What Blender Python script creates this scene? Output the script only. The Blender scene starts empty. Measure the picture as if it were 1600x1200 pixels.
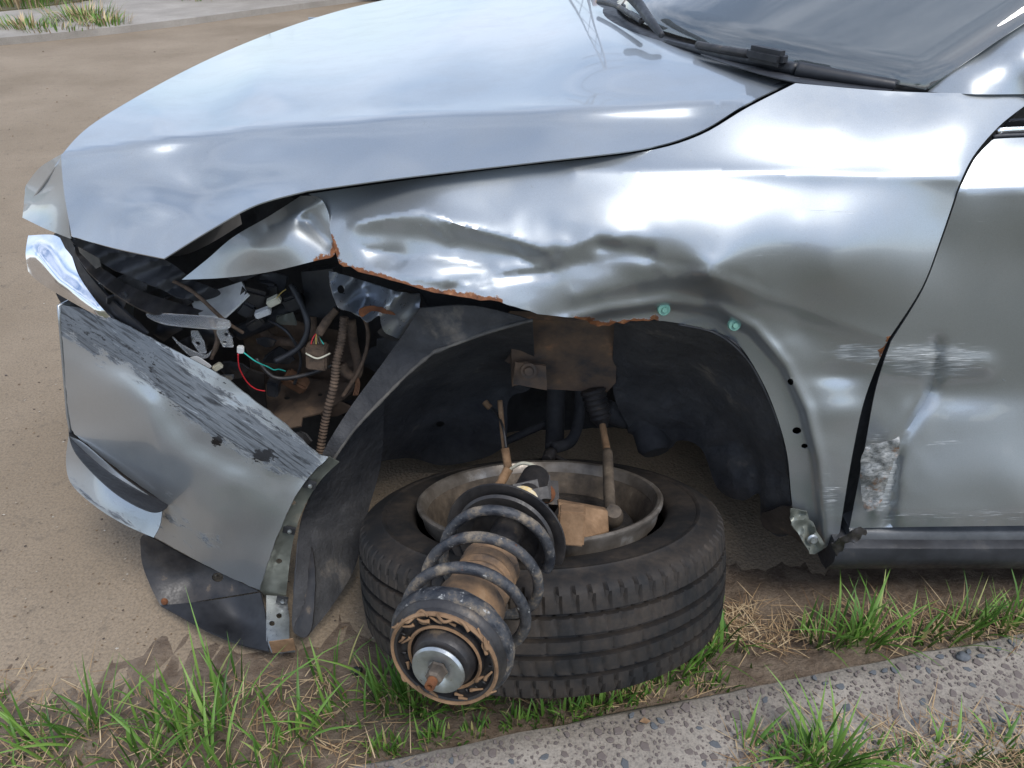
import bpy, bmesh, math, random
import numpy as np
from mathutils import Vector, Matrix, noise as mnoise
from mathutils.geometry import delaunay_2d_cdt
random.seed(7)
S = bpy.context.scene
COL = S.collection
# ------------------------------------------------------------------ camera
TH = math.radians(34.0); CH = 1.32; F = 1150.0
cam = bpy.data.objects.new('camera', bpy.data.cameras.new('camera'))
COL.objects.link(cam); S.camera = cam
cam.location = (0, 0, CH); cam.rotation_euler = (math.pi/2 - TH, 0, 0)
cam.data.sensor_width = 36; cam.data.lens = 36*F/1600
cam.data.clip_start = 0.02; cam.data.clip_end = 2000
# ------------------------------------------------------------------ sky, sun, exposure
SUN_EL, SUN_AZ = math.radians(60), math.radians(145)   # azimuth clockwise from +Y
W = bpy.data.worlds.new('World'); S.world = W; W.use_nodes = True
nt = W.node_tree; bg = nt.nodes['Background']
sky = nt.nodes.new('ShaderNodeTexSky'); sky.sky_type = 'NISHITA'; sky.sun_disc = False
sky.sun_elevation = SUN_EL; sky.sun_rotation = SUN_AZ; sky.dust_density = .8
tc = nt.nodes.new('ShaderNodeTexCoord'); mp = nt.nodes.new('ShaderNodeMapping')
mp.inputs['Scale'].default_value = (1.3, 2.2, 4.5)
nz = nt.nodes.new('ShaderNodeTexNoise'); nz.inputs['Scale'].default_value = 1.7; nz.inputs['Detail'].default_value = 9; nz.inputs['Roughness'].default_value = .58
rp = nt.nodes.new('ShaderNodeValToRGB'); rp.color_ramp.elements[0].position = .36; rp.color_ramp.elements[1].position = .78
mx = nt.nodes.new('ShaderNodeMixRGB'); mx.inputs[2].default_value = (7.4, 7.9, 9.0, 1)
L = nt.links.new
L(tc.outputs['Generated'], mp.inputs['Vector']); L(mp.outputs[0], nz.inputs['Vector']); L(nz.outputs['Fac'], rp.inputs[0])
L(rp.outputs[0], mx.inputs[0]); L(sky.outputs[0], mx.inputs[1]); L(mx.outputs[0], bg.inputs['Color'])
bg.inputs['Strength'].default_value = 0.125
sl = bpy.data.lights.new('sun', 'SUN'); sl.energy = 1.5; sl.angle = math.radians(20); sl.color = (1, .96, .91)
so = bpy.data.objects.new('sun', sl); COL.objects.link(so); so.location = (2, -4, 8)
sd = Vector((math.sin(SUN_AZ)*math.cos(SUN_EL), math.cos(SUN_AZ)*math.cos(SUN_EL), math.sin(SUN_EL)))
so.rotation_euler = (-sd).to_track_quat('-Z', 'Y').to_euler()
S.view_settings.view_transform = 'Standard'; S.view_settings.look = 'None'
S.view_settings.exposure = 0.68; S.view_settings.gamma = 1
# ------------------------------------------------------------------ pixel -> world
CT, ST = math.cos(TH), math.sin(TH)
def ray(px, py):
    u, v = (px-800)/F, (py-600)/F
    return u, CT - v*ST, -(ST + v*CT)
def P(px, py, Y):
    a, b, c = ray(px, py); t = Y/b
    return Vector((a*t, Y, CH + c*t))
def Pz(px, py, z):
    a, b, c = ray(px, py); t = (z-CH)/c
    return Vector((a*t, b*t, z))
def Pd(px, py, d):                      # by depth along the view axis
    a, b, c = ray(px, py); return Vector((a*d, b*d, CH + c*d))
# ------------------------------------------------------------------ materials
def lin(r, g, b):
    f = lambda c: (c/255/12.92 if c <= 10 else ((c/255+.055)/1.055)**2.4)
    return (f(r), f(g), f(b), 1)
class N:
    def __init__(s, name):
        s.m = bpy.data.materials.new(name); s.m.use_nodes = True
        s.t = s.m.node_tree; s.b = s.t.nodes['Principled BSDF']
    def n(s, typ, **kw):
        k = s.t.nodes.new('ShaderNode'+typ)
        for a, v in kw.items():
            if a[0] == '_': setattr(k, a[1:], v)
            else: k.inputs[a.replace('_', ' ')].default_value = v
        return k
    def l(s, a, b): s.t.links.new(a, b)
    def coord(s, kind='Object', scale=(1, 1, 1), rot=(0, 0, 0)):
        c = s.n('TexCoord'); m = s.n('Mapping', _vector_type='TEXTURE', Scale=[1/q for q in scale], Rotation=rot); s.l(c.outputs[kind], m.inputs[0]); return m.outputs[0]
    def noise(s, vec, scale, detail=5, rough=.55, dist=0):
        k = s.n('TexNoise', Scale=scale, Detail=detail, Roughness=rough, Distortion=dist); s.l(vec, k.inputs['Vector']); return k.outputs['Fac']
    def ramp(s, fac, stops):
        k = s.n('ValToRGB'); e = k.color_ramp.elements
        while len(e) < len(stops): e.new(.5)
        for q, (p, c) in zip(e, stops):
            q.position = p; q.color = c if hasattr(c, '__len__') else (c, c, c, 1)
        s.l(fac, k.inputs[0]); return k.outputs[0]
    def mix(s, fac, a, b, mode='MIX'):
        k = s.n('MixRGB', _blend_type=mode)
        for i, q in enumerate((fac, a, b)):
            if hasattr(q, 'is_linked'): s.l(q, k.inputs[i])
            else: k.inputs[i].default_value = q
        return k.outputs[0]
    def math(s, op, a, b=0.0):
        k = s.n('Math', _operation=op)
        for i, q in enumerate((a, b)):
            if hasattr(q, 'is_linked'): s.l(q, k.inputs[i])
            else: k.inputs[i].default_value = q
        return k.outputs[0]
    def attr(s, name): return s.n('Attribute', _attribute_name=name).outputs['Fac']
    def set(s, **kw):
        for a, v in kw.items():
            i = s.b.inputs[a.replace('_', ' ')]
            if hasattr(v, 'is_linked'): s.l(v, i)
            else: i.default_value = v
    def bump(s, h, strength=.3, dist=.002):
        k = s.n('Bump', Strength=strength, Distance=dist); s.l(h, k.inputs['Height']); s.l(k.outputs[0], s.b.inputs['Normal'])
M = {}
def mottled(name, c1, c2, c3=None, scale=20, rough=.7, metal=0, bump=.2, bd=.002, rr=None, spec=.5):
    n = N(name); v = n.coord(); f = n.noise(v, scale, 7, .62)
    st = [(.32, c1), (.62, c2)] + ([(.78, c3)] if c3 else [])
    n.set(Base_Color=n.ramp(f, st), Metallic=metal, Specular_IOR_Level=spec)
    g = n.noise(v, scale*6, 4)
    n.set(Roughness=n.ramp(g, [(.3, rough-.1), (.7, min(1, rough+.12))]))
    if bump: n.bump(n.noise(v, scale*4, 6, .65), bump, bd)
    M[name] = n.m; return n.m
mottled('black_plastic', (.012, .013, .016, 1), (.03, .032, .037, 1), (.075, .07, .065, 1), 14, .5, 0, .15, .001)
mottled('liner', (.024, .025, .029, 1), (.060, .060, .062, 1), (.22, .19, .155, 1), 9, .8, 0, .8, .008)
mottled('liner_edge', (.05, .05, .05, 1), (.13, .12, .105, 1), (.28, .25, .21, 1), 18, .8)
mottled('under_dark', (.018, .019, .022, 1), (.045, .045, .048, 1), (.11, .095, .08, 1), 9, .8, 0, .4, .004)
mottled('rail_brown', (.06, .052, .048, 1), (.17, .11, .07, 1), (.36, .18, .09, 1), 16, .8, 0, .3)
mottled('rust', (.07, .024, .010, 1), (.17, .062, .02, 1), (.32, .15, .06, 1), 40, .85, 0, .5)
mottled('dirt_brown', (.13, .075, .038, 1), (.27, .165, .09, 1), (.40, .27, .17, 1), 30, .9, 0, .4)
mottled('dusty_metal', (.06, .05, .042, 1), (.17, .135, .10, 1), (.33, .27, .21, 1), 26, .65, .35, .3)
mottled('grimy_black', (.012, .012, .014, 1), (.04, .036, .034, 1), (.20, .145, .09, 1), 26, .45, 0, .3)
def spring_mat():
    n = N('spring'); v = n.coord(); a = n.noise(v, 26, 10, .75); b = n.noise(v, 75, 6, .7)
    c = n.ramp(a, [(.40, (.018, .021, .028, 1)), (.52, (.055, .056, .06, 1)), (.60, (.17, .14, .105, 1)), (.75, (.34, .28, .21, 1))])
    c = n.mix(n.ramp(b, [(.62, 0.0), (.68, .9)]), c, (.40, .40, .38, 1)); c = n.mix(n.ramp(b, [(.30, .9), (.36, 0.0)]), c, (.14, .05, .02, 1))
    n.set(Base_Color=c, Roughness=n.ramp(a, [(.45, .3), (.55, .85)])); n.bump(n.math('ADD', a, n.math('MULTIPLY', b, .4)), .7, .004); M['spring'] = n.m
spring_mat()
mottled('boot_brown', (.05, .04, .035, 1), (.28, .17, .09, 1), (.38, .26, .16, 1), 22, .85, 0, .4)
mottled('bay_brown', (.07, .052, .04, 1), (.16, .11, .075, 1), (.30, .19, .11, 1), 16, .8, .1, .3)
mottled('bay_rust', (.09, .042, .022, 1), (.17, .085, .045, 1), (.25, .14, .08, 1), 20, .85, 0, .3)
mottled('loom', (.05, .035, .025, 1), (.13, .088, .06, 1), (.22, .16, .11, 1), 50, .9, 0, .4)
mottled('white_plastic', (.50, .51, .51, 1), (.66, .67, .66, 1), (.72, .73, .72, 1), 25, .5, 0, .05)
mottled('cream_plastic', (.45, .43, .33, 1), (.6, .58, .47, 1), None, 30, .5, 0, .05)
mottled('green_clip', (.10, .25, .20, 1), (.18, .36, .29, 1), None, 60, .5, 0, .05)
mottled('olive_flange', (.13, .14, .12, 1), (.22, .235, .205, 1), (.33, .30, .24, 1), 16, .45, .4, .15, .001)
mottled('zinc', (.30, .32, .33, 1), (.48, .51, .52, 1), (.60, .61, .58, 1), 28, .36, .85, .1)
mottled('worn_alloy', (.12, .10, .08, 1), (.28, .25, .215, 1), (.62, .60, .57, 1), 15, .42, .6, .2)
mottled('sill_grey', (.07, .075, .08, 1), (.11, .115, .12, 1), None, 20, .5, .2, .05)
mottled('red_wire', (.5, .02, .03, 1), (.6, .03, .04, 1), None, 30, .5, 0, 0)
mottled('teal_wire', (.02, .36, .30, 1), (.04, .45, .38, 1), None, 30, .5, 0, 0)
mottled('yellow_wire', (.45, .33, .08, 1), (.5, .38, .12, 1), None, 30, .5, 0, 0)
mottled('label_yellow', (.75, .45, .03, 1), (.8, .75, .6, 1), None, 45, .5, 0, 0)
mottled('dark_glass', (.01, .011, .012, 1), (.016, .017, .018, 1), None, 10, .06, 0, 0)
mottled('dash', (.20, .22, .21, 1), (.28, .30, .285, 1), None, 30, .7, 0, .1)
mottled('bracket_silver', (.22, .25, .29, 1), (.40, .43, .47, 1), (.52, .54, .56, 1), 9, .33, .8, .15)

def torn():
    n = N('torn_metal'); v = n.coord('UV', (2.2, 5, 1), (0, 0, .12)); a = n.noise(v, 3.4, 10, .75, .8); b = n.noise(n.coord(), 28, 6, .7)
    c = n.ramp(a, [(.30, (.05, .05, .048, 1)), (.42, (.18, .19, .185, 1)), (.55, (.34, .345, .335, 1)), (.70, (.66, .65, .62, 1))])
    c = n.mix(n.ramp(b, [(.55, 0.0), (.66, .85)]), c, (.30, .15, .07, 1)); n.set(Base_Color=c, Metallic=.35, Roughness=.5); n.bump(a, .6, .003); M['torn_metal'] = n.m
torn()
def chrome():
    n = N('chrome'); v = n.coord(); n.set(Base_Color=(.82, .84, .88, 1), Metallic=1.0, Roughness=n.ramp(n.noise(v, 60, 5), [(.4, .04), (.8, .22)])); M['chrome'] = n.m
chrome()
def paint():
    n = N('silver_paint'); uv = n.coord('UV'); ob = n.coord()
    flake = n.noise(ob, 900, 2); cloud = n.noise(ob, 3, 5)
    base = n.mix(n.ramp(flake, [(.25, 0.0), (.75, 1.0)]), (.34, .37, .39, 1), (.43, .465, .49, 1))
    # road dust film
    dust = n.math('MULTIPLY', n.ramp(n.noise(ob, 7, 8, .7), [(.45, 0.0), (.8, 1.0)]), .28)
    base = n.mix(dust, base, (.40, .375, .33, 1))
    spk = n.math('MULTIPLY', n.ramp(n.noise(ob, 260, 3, .6), [(.66, 0.0), (.72, 1.0)]), .35); base = n.mix(spk, base, (.30, .27, .22, 1))
    # fine scratches along the body
    sv = n.coord('UV', (1.2, 55, 1), (0, 0, .08)); sc = n.ramp(n.noise(sv, 3.0, 6, .6), [(.70, 0.0), (.735, 1.0)])
    scm = n.math('MULTIPLY', n.math('MULTIPLY', sc, n.ramp(n.noise(uv, 1.1, 3), [(.48, 0.0), (.62, 1.0)])), n.attr('scratch'))
    base = n.mix(scm, base, (.72, .74, .76, 1))
    # scuffed bands: primer, bare plastic and white streaks drawn along the scrape
    dv = n.coord('UV', (.55, 7, 1), (0, 0, -.60)); s1 = n.noise(dv, 2.4, 10, .66, .9)
    scol = n.ramp(s1, [(.32, (.016, .018, .021, 1)), (.42, (.055, .062, .07, 1)), (.52, (.15, .168, .185, 1)), (.60, (.10, .115, .13, 1)), (.68, (.26, .285, .31, 1)), (.76, (.55, .58, .60, 1))])
    s2 = n.noise(n.coord('UV', (1, 3.5, 1), (0, 0, -.60)), 2.2, 10, .75, .6)
    sm = n.ramp(n.math('ADD', n.attr('scuff'), n.math('MULTIPLY', n.math('SUBTRACT', s2, .5), 2.6)), [(.42, 0.0), (.62, 1.0)])
    base = n.mix(sm, base, scol)
    gm = n.ramp(n.math('ADD', n.attr('gouge'), n.math('MULTIPLY', n.math('SUBTRACT', n.noise(n.coord('UV', (1, 2, 1), (0, 0, -.5)), 9, 8, .7), .5), 1.6)), [(.52, 0.0), (.60, 1.0)])
    base = n.mix(gm, base, (.016, .017, .02, 1))
    # horizontal scrapes on door
    hv = n.coord('UV', (1.2, 26, 1), (0, 0, .03)); h1 = n.noise(hv, 2.0, 9, .7)
    hcol = n.ramp(h1, [(.33, (.02, .021, .02, 1)), (.44, (.17, .18, .175, 1)), (.56, (.34, .36, .36, 1)), (.68, (.72, .73, .72, 1))])
    hm = n.ramp(n.math('ADD', n.attr('scrape'), n.math('MULTIPLY', n.math('SUBTRACT', h1, .5), 2.0)), [(.55, 0.0), (.75, 1.0)])
    base = n.mix(hm, base, hcol)
    # rust along torn edges
    rn = n.noise(ob, 70, 6, .7)
    rm = n.ramp(n.math('ADD', n.attr('rust'), n.math('ADD', n.math('MULTIPLY', n.math('SUBTRACT', rn, .5), 1.3), n.math('MULTIPLY', n.math('SUBTRACT', n.noise(ob, 14, 4), .5), 2.2))), [(.50, 0.0), (.60, 1.0)])
    rm = n.math('MULTIPLY', rm, n.ramp(n.attr('rust'), [(.12, 0.0), (.3, 1.0)]))
    base = n.mix(rm, base, n.ramp(rn, [(.3, (.07, .024, .010, 1)), (.55, (.19, .068, .022, 1)), (.75, (.40, .22, .11, 1))]))
    wear = n.math('MINIMUM', n.math('ADD', n.math('ADD', sm, hm), rm), 1.0)
    n.set(Base_Color=base, Metallic=n.math('MULTIPLY', n.math('SUBTRACT', 1.0, wear), .72),
          Roughness=n.math('ADD', n.math('ADD', .36, n.math('MULTIPLY', dust, .5)), n.math('MULTIPLY', wear, .3)),
          Coat_Weight=n.math('MULTIPLY', n.math('SUBTRACT', 1.0, wear), .8), Coat_Roughness=.03)
    hh = n.math('ADD', n.math('MULTIPLY', n.math('MULTIPLY', s1, sm), 1.0), n.math('MULTIPLY', rn, rm))
    n.bump(n.math('ADD', hh, n.math('MULTIPLY', cloud, .0)), .5, .002)
    M['paint'] = n.m
paint()
def clear():
    n = N('clear_plastic'); n.set(Base_Color=(.9, .92, .93, 1), Roughness=.12, Transmission_Weight=.85, IOR=1.3); M['clear'] = n.m
    n = N('windscreen_glass'); t = n.t
    tr = n.n('BsdfTransparent', Color=(.72, .80, .77, 1)); gl = n.n('BsdfGlossy', Roughness=.015); fr = n.n('Fresnel', IOR=1.55); ms = n.n('MixShader'); df = n.n('BsdfDiffuse', Color=(.42, .45, .46, 1)); m2 = n.n('MixShader', Fac=.20)
    n.l(n.math('MINIMUM', n.math('ADD', n.math('MULTIPLY', fr.outputs[0], 1.9), .08), 1.0), ms.inputs[0]); n.l(tr.outputs[0], ms.inputs[1]); n.l(gl.outputs[0], ms.inputs[2])
    n.l(ms.outputs[0], m2.inputs[1]); n.l(df.outputs[0], m2.inputs[2]); n.l(m2.outputs[0], t.nodes['Material Output'].inputs['Surface']); M['glass'] = n.m
clear()
def tyre_mat():
    n = N('tyre_rubber'); v = n.coord()
    a = n.ramp(n.noise(v, 9, 8, .7), [(.40, 0.0), (.72, 1.0)]); b = n.ramp(n.noise(v, 70, 5, .7), [(.3, .35), (.7, 1.0)])
    n.set(Base_Color=n.mix(n.math('MULTIPLY', n.math('MULTIPLY', a, b), .62), (.011, .011, .0115, 1), (.11, .082, .058, 1)), Roughness=.72, Specular_IOR_Level=.35)
    n.bump(n.noise(v, 160, 4), .25, .001); M['tyre'] = n.m
tyre_mat()
def road_mat():
    n = N('asphalt'); v = n.coord()
    big = n.noise(v, .9, 6, .6); grain = n.noise(v, 160, 4, .7); vo = n.n('TexVoronoi', Scale=120); n.l(v, vo.inputs['Vector'])
    c = n.ramp(big, [(.35, (.235, .182, .125, 1)), (.65, (.325, .258, .185, 1))])
    c = n.mix(n.ramp(n.noise(v, 22, 6, .7), [(.55, 0.0), (.75, .55)]), c, (.10, .085, .07, 1))
    c = n.mix(n.ramp(grain, [(.34, .5), (.56, 0.0)]), c, (.10, .084, .066, 1), 'MIX')
    c = n.mix(n.ramp(vo.outputs['Distance'], [(.0, .6), (.12, 0.0)]), c, (.36, .31, .25, 1))
    n.set(Base_Color=c, Roughness=.92, Specular_IOR_Level=.25); n.bump(n.math('ADD', grain, vo.outputs['Distance']), .6, .003); M['asphalt'] = n.m
road_mat()
def conc(name, a, b, sc=7):
    n = N(name); v = n.coord()
    c = n.ramp(n.noise(v, sc, 7, .65), [(.35, a), (.68, b)])
    c = n.mix(n.ramp(n.noise(v, 220, 4, .7), [(.32, .6), (.55, 0.0)]), c, (.09, .085, .08, 1))
    n.set(Base_Color=c, Roughness=.9, Specular_IOR_Level=.3); n.bump(n.noise(v, 130, 6, .7), .6, .003); M[name] = n.m
conc('concrete', (.25, .22, .185, 1), (.38, .34, .29, 1))
conc('far_concrete', (.30, .27, .23, 1), (.42, .38, .33, 1), 2)
mottled('stone_blue', (.065, .072, .08, 1), (.12, .13, .14, 1), (.19, .185, .18, 1), 30, .7)
mottled('stone_brown', (.09, .075, .07, 1), (.17, .14, .125, 1), (.22, .2, .18, 1), 30, .8)
mottled('soil', (.11, .075, .05, 1), (.21, .16, .115, 1), (.28, .23, .17, 1), 25, .95, 0, .9, .01)
mottled('grass_soil', (.075, .065, .035, 1), (.13, .115, .06, 1), (.20, .16, .10, 1), 6, .95, 0, .9, .02)
def leafy(name, stops, rough=.5):
    n = N(name); r = n.attr('rnd'); n.set(Base_Color=n.ramp(r, stops), Roughness=rough, Specular_IOR_Level=.35)
    n.set(Subsurface_Weight=0.0); M[name] = n.m
leafy('grass', [(0, (.035, .09, .014, 1)), (.5, (.095, .20, .03, 1)), (.85, (.18, .30, .06, 1)), (1, (.36, .34, .13, 1))])
leafy('straw', [(0, (.16, .09, .045, 1)), (.5, (.34, .23, .12, 1)), (1, (.55, .43, .26, 1))], .7)
leafy('litter', [(0, (.06, .05, .045, 1)), (.5, (.2, .13, .07, 1)), (1, (.42, .38, .32, 1))], .8)
# ------------------------------------------------------------------ object helpers
def link(o, parent=None):
    COL.objects.link(o)
    if parent is not None:
        o.parent = parent
        w = Matrix.Identity(4); p = parent
        while p is not None: w = p.matrix_basis.copy() if p.parent is None else w; p = p.parent
        o.matrix_parent_inverse = w.inverted() if parent.parent is None else Matrix.Identity(4)
    return o
def mk(name, verts, faces, mat, parent=None, smooth=True, attrs=None, uvs=None, kind=None):
    me = bpy.data.meshes.new(name); me.from_pydata([tuple(v) for v in verts], [], faces); me.update()
    if smooth: me.polygons.foreach_set('use_smooth', [True]*len(me.polygons))
    if attrs:
        for k, a in attrs.items():
            at = me.attributes.new(k, 'FLOAT', 'POINT'); at.data.foreach_set('value', np.asarray(a, dtype=np.float32))
    if uvs is not None:
        ul = me.uv_layers.new(name='uv'); li = np.empty(len(me.loops), dtype=np.int32); me.loops.foreach_get('vertex_index', li)
        ul.data.foreach_set('uv', np.asarray(uvs, dtype=np.float32)[li].ravel())
    me.materials.append(M[mat] if isinstance(mat, str) else mat)
    o = bpy.data.objects.new(name, me); link(o, parent)
    if kind: o['kind'] = kind
    return o
def thing(name, loc, label, cat, group=None):
    o = bpy.data.objects.new(name, None); o.empty_display_size = .1; o.location = loc; COL.objects.link(o)
    o['label'] = label; o['category'] = cat
    if group: o['group'] = group
    bpy.context.view_layer.update(); return o
def catmull(pts, n, closed=False):
    p = [np.array(q, float) for q in pts]; out = []; m = len(p)
    for i in range(m if closed else m-1):
        if closed: a, b, c, d = p[i-1], p[i], p[(i+1) % m], p[(i+2) % m]
        else: a, b, c, d = p[max(i-1, 0)], p[i], p[i+1], p[min(i+2, m-1)]
        k = n if isinstance(n, int) else max(1, int(np.linalg.norm((c-b)[:2])/n))
        for j in range(k):
            t = j/k; out.append(.5*((2*b)+(c-a)*t+(2*a-5*b+4*c-d)*t*t+(3*b-a-3*c+d)*t**3))
    if not closed: out.append(p[-1])
    return out
def outline_pts(o, res):
    """closed outline; a point written twice is a sharp corner"""
    o = [tuple(map(float, q)) for q in o]; n = len(o)
    cor = [i for i in range(n) if o[i] == o[(i+1) % n]]
    if not cor: return [tuple(q) for q in catmull(o, res, True)]
    s = cor[0]+1; seq = [o[(s+i) % n] for i in range(n)]+[o[s % n]]
    segs = []; cur = [seq[0]]
    for a, b in zip(seq, seq[1:]):
        if a == b: segs.append(cur); cur = [b]
        else: cur.append(b)
    segs.append(cur); out = []
    for g in segs:
        if len(g) > 1: out += [tuple(q) for q in catmull(g, res)[:-1]]
    return out
def lin_outline(o, res):
    out = []
    for a, b in zip(o, list(o[1:])+[o[0]]):
        k = max(1, int(math.hypot(b[0]-a[0], b[1]-a[1])/res))
        out += [(a[0]+(b[0]-a[0])*j/k, a[1]+(b[1]-a[1])*j/k) for j in range(k)]
    return out
def inside(poly, x, y):
    px, py = poly[:, 0], poly[:, 1]; qx, qy = np.roll(px, -1), np.roll(py, -1)
    c = (py[None] > y[:, None]) != (qy[None] > y[:, None])
    xi = (qx-px)[None]*(y[:, None]-py[None])/np.where(qy == py, 1e-9, qy-py)[None]+px[None]
    return (np.sum(c & (x[:, None] < xi), 1) % 2) == 1
def tps(ctrl):
    c = np.array(ctrl, float); X = c[:, :2]/100; n = len(c)
    d = np.linalg.norm(X[:, None]-X[None], axis=2); K = np.where(d > 0, d*d*np.log(d+1e-12), 0)+np.eye(n)*.01
    A = np.zeros((n+3, n+3)); A[:n, :n] = K; A[:n, n] = 1; A[:n, n+1:] = X; A[n, :n] = 1; A[n+1:, :n] = X.T
    w = np.linalg.lstsq(A, np.r_[c[:, 2], 0, 0, 0], rcond=None)[0]
    def f(x, y):
        q = np.c_[x, y]/100; d = np.linalg.norm(q[:, None]-X[None], axis=2)
        return np.where(d > 0, d*d*np.log(d+1e-12), 0) @ w[:n] + w[n] + q @ w[n+1:]
    return f
def pdist(x, y, line):
    best = np.full(len(x), 1e9)
    for (ax, ay), (bx, by) in zip(line, line[1:]):
        dx, dy = bx-ax, by-ay; t = np.clip(((x-ax)*dx+(y-ay)*dy)/(dx*dx+dy*dy+1e-9), 0, 1)
        best = np.minimum(best, np.hypot(x-ax-t*dx, y-ay-t*dy))
    return best
def cusp(d, w, k=4): return np.exp(-(np.sqrt(d*d+k*k)-k)/w)
def nz2(x, y, s, seed=0): return np.array([mnoise.noise((a*s, b*s, seed)) for a, b in zip(x, y)])
def panel(name, outline, ctrl, mat, parent, mode='Y', res=9, thick=.0015, disp=None, attrs=None, holes=(), sharp=False, rag=0, kind=None, lines=()):
    """sheet with a traced outline; its depth comes from control points (px, py, Y or z), thickness is real"""
    bl = lin_outline(outline, res) if sharp else outline_pts(outline, res)
    if callable(rag): bl = [(x, y+rag(x, y)*(mnoise.noise((x*.16, y*.1, 3))*1.6+mnoise.noise((x*.5, 0, 7)))) for x, y in bl]
    elif rag: bl = [(x+rag*mnoise.noise((x*.11, y*.11, 3))*1.6, y+rag*mnoise.noise((x*.13, y*.13, 9))*1.6) for x, y in bl]
    poly = np.array(bl); loops = [bl]
    for (hx, hy, hr, hs) in holes:
        loops.append([(hx+hr*math.cos(a), hy+hr*hs*math.sin(a)) for a in np.linspace(0, 2*math.pi, 12, endpoint=False)])
    x0, y0 = poly.min(0); x1, y1 = poly.max(0); gx, gy = [], []
    r = 0; y = y0
    while y < y1:
        xs = np.arange(x0+(r % 2)*res/2, x1, res); gx += list(xs); gy += [y]*len(xs); y += res*.87; r += 1
    gx, gy = np.array(gx), np.array(gy)
    if len(gx):
        k = inside(poly, gx, gy); gx, gy = gx[k], gy[k]
        for lp in loops:
            if len(gx):
                k = pdist(gx, gy, lp+[lp[0]]) > res*.45; gx, gy = gx[k], gy[k]
    vs, es = [], []
    for lp in loops:
        b = len(vs); vs += lp; es += [(b+i, b+(i+1) % len(lp)) for i in range(len(lp))]
    for ln in lines:
        q = [tuple(c[:2]) for c in catmull(ln, 5.0)]; qa = np.array(q); q = [c for c, ok_ in zip(q, inside(poly, qa[:, 0], qa[:, 1]) & (pdist(qa[:, 0], qa[:, 1], bl+[bl[0]]) > 3)) if ok_]
        if len(q) > 1:
            k = pdist(gx, gy, q) > 3.2; gx, gy = gx[k], gy[k]; b = len(vs); vs += q; es += [(b+i, b+i+1) for i in range(len(q)-1)]
    vs += list(zip(gx, gy))
    V, _, Fc, *_ = delaunay_2d_cdt([Vector(v) for v in vs], es, [], 0, 1e-5)
    V = np.array([tuple(v) for v in V]); Fc = np.array([list(f) for f in Fc])
    c = V[Fc].mean(1); k = inside(poly, c[:, 0], c[:, 1])
    for lp in loops[1:]: k &= ~inside(np.array(lp), c[:, 0], c[:, 1])
    Fc = Fc[k]; x, y = V[:, 0], V[:, 1]
    D = np.full(len(x), float(ctrl)) if not hasattr(ctrl, '__len__') else (tps(ctrl)(x, y))
    if disp is not None: D = D+disp(x, y)
    un = P if mode == 'Y' else Pz
    W3 = [un(a, b, d) for a, b, d in zip(x, y, D)]
    fs = [tuple(f) for f in Fc]
    n = (W3[fs[0][1]]-W3[fs[0][0]]).cross(W3[fs[0][2]]-W3[fs[0][0]])
    if n.dot(W3[fs[0][0]]-Vector((0, 0, CH))) > 0: fs = [f[::-1] for f in fs]
    at = {k2: np.clip(f(x, y), 0, 1) for k2, f in (attrs or {}).items()}
    o = mk(name, W3, fs, mat, parent, True, at, np.c_[x/100, -y/100], kind)
    if thick:
        m = o.modifiers.new('thickness', 'SOLIDIFY'); m.thickness = thick; m.offset = -1; m.use_even_offset = False
        m = o.modifiers.new('rim', 'EDGE_SPLIT'); m.split_angle = math.radians(55)
    return o
def frame(d):
    d = d.normalized(); a = Vector((0, 0, 1)) if abs(d.z) < .9 else Vector((1, 0, 0)); u = d.cross(a).normalized(); return u, d.cross(u).normalized()
def tube_w(name, pts, r, mat, parent=None, seg=10, sub=8, rib=0, ribn=0, kind=None, jit=0):
    q = [Vector(p) for p in catmull([tuple(p) for p in pts], sub)] if len(pts) > 2 else [Vector(pts[0]).lerp(Vector(pts[1]), i/max(1, ribn*4 or 2)) for i in range(max(1, ribn*4 or 2)+1)]
    if ribn and len(pts) > 2: q = [Vector(p) for p in catmull([tuple(p) for p in pts], max(4, ribn*4//(len(pts)-1)))]
    V, Fs = [], []; u = None
    for i, p in enumerate(q):
        d = (q[min(i+1, len(q)-1)]-q[max(i-1, 0)]).normalized()
        if u is None: u, w = frame(d)
        else: u = (u-d*u.dot(d)).normalized(); w = d.cross(u)
        rr = r[0]+(r[1]-r[0])*i/(len(q)-1) if isinstance(r, tuple) else r
        if rib: rr += rib*(1 if i % 4 in (1, 2) else -1)
        if jit: rr *= 1+jit*mnoise.noise(p*60)
        for k in range(seg):
            a = 2*math.pi*k/seg; V.append(p+u*rr*math.cos(a)+w*rr*math.sin(a))
    for i in range(len(q)-1):
        for k in range(seg): Fs.append((i*seg+k, i*seg+(k+1) % seg, (i+1)*seg+(k+1) % seg, (i+1)*seg+k))
    Fs.append(tuple(range(seg))[::-1]); Fs.append(tuple((len(q)-1)*seg+k for k in range(seg)))
    return mk(name, V, Fs, mat, parent, True, kind=kind)
def tube(name, pts, r, mat, parent=None, **kw): return tube_w(name, [P(*p) for p in pts], r, mat, parent, **kw)
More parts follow.
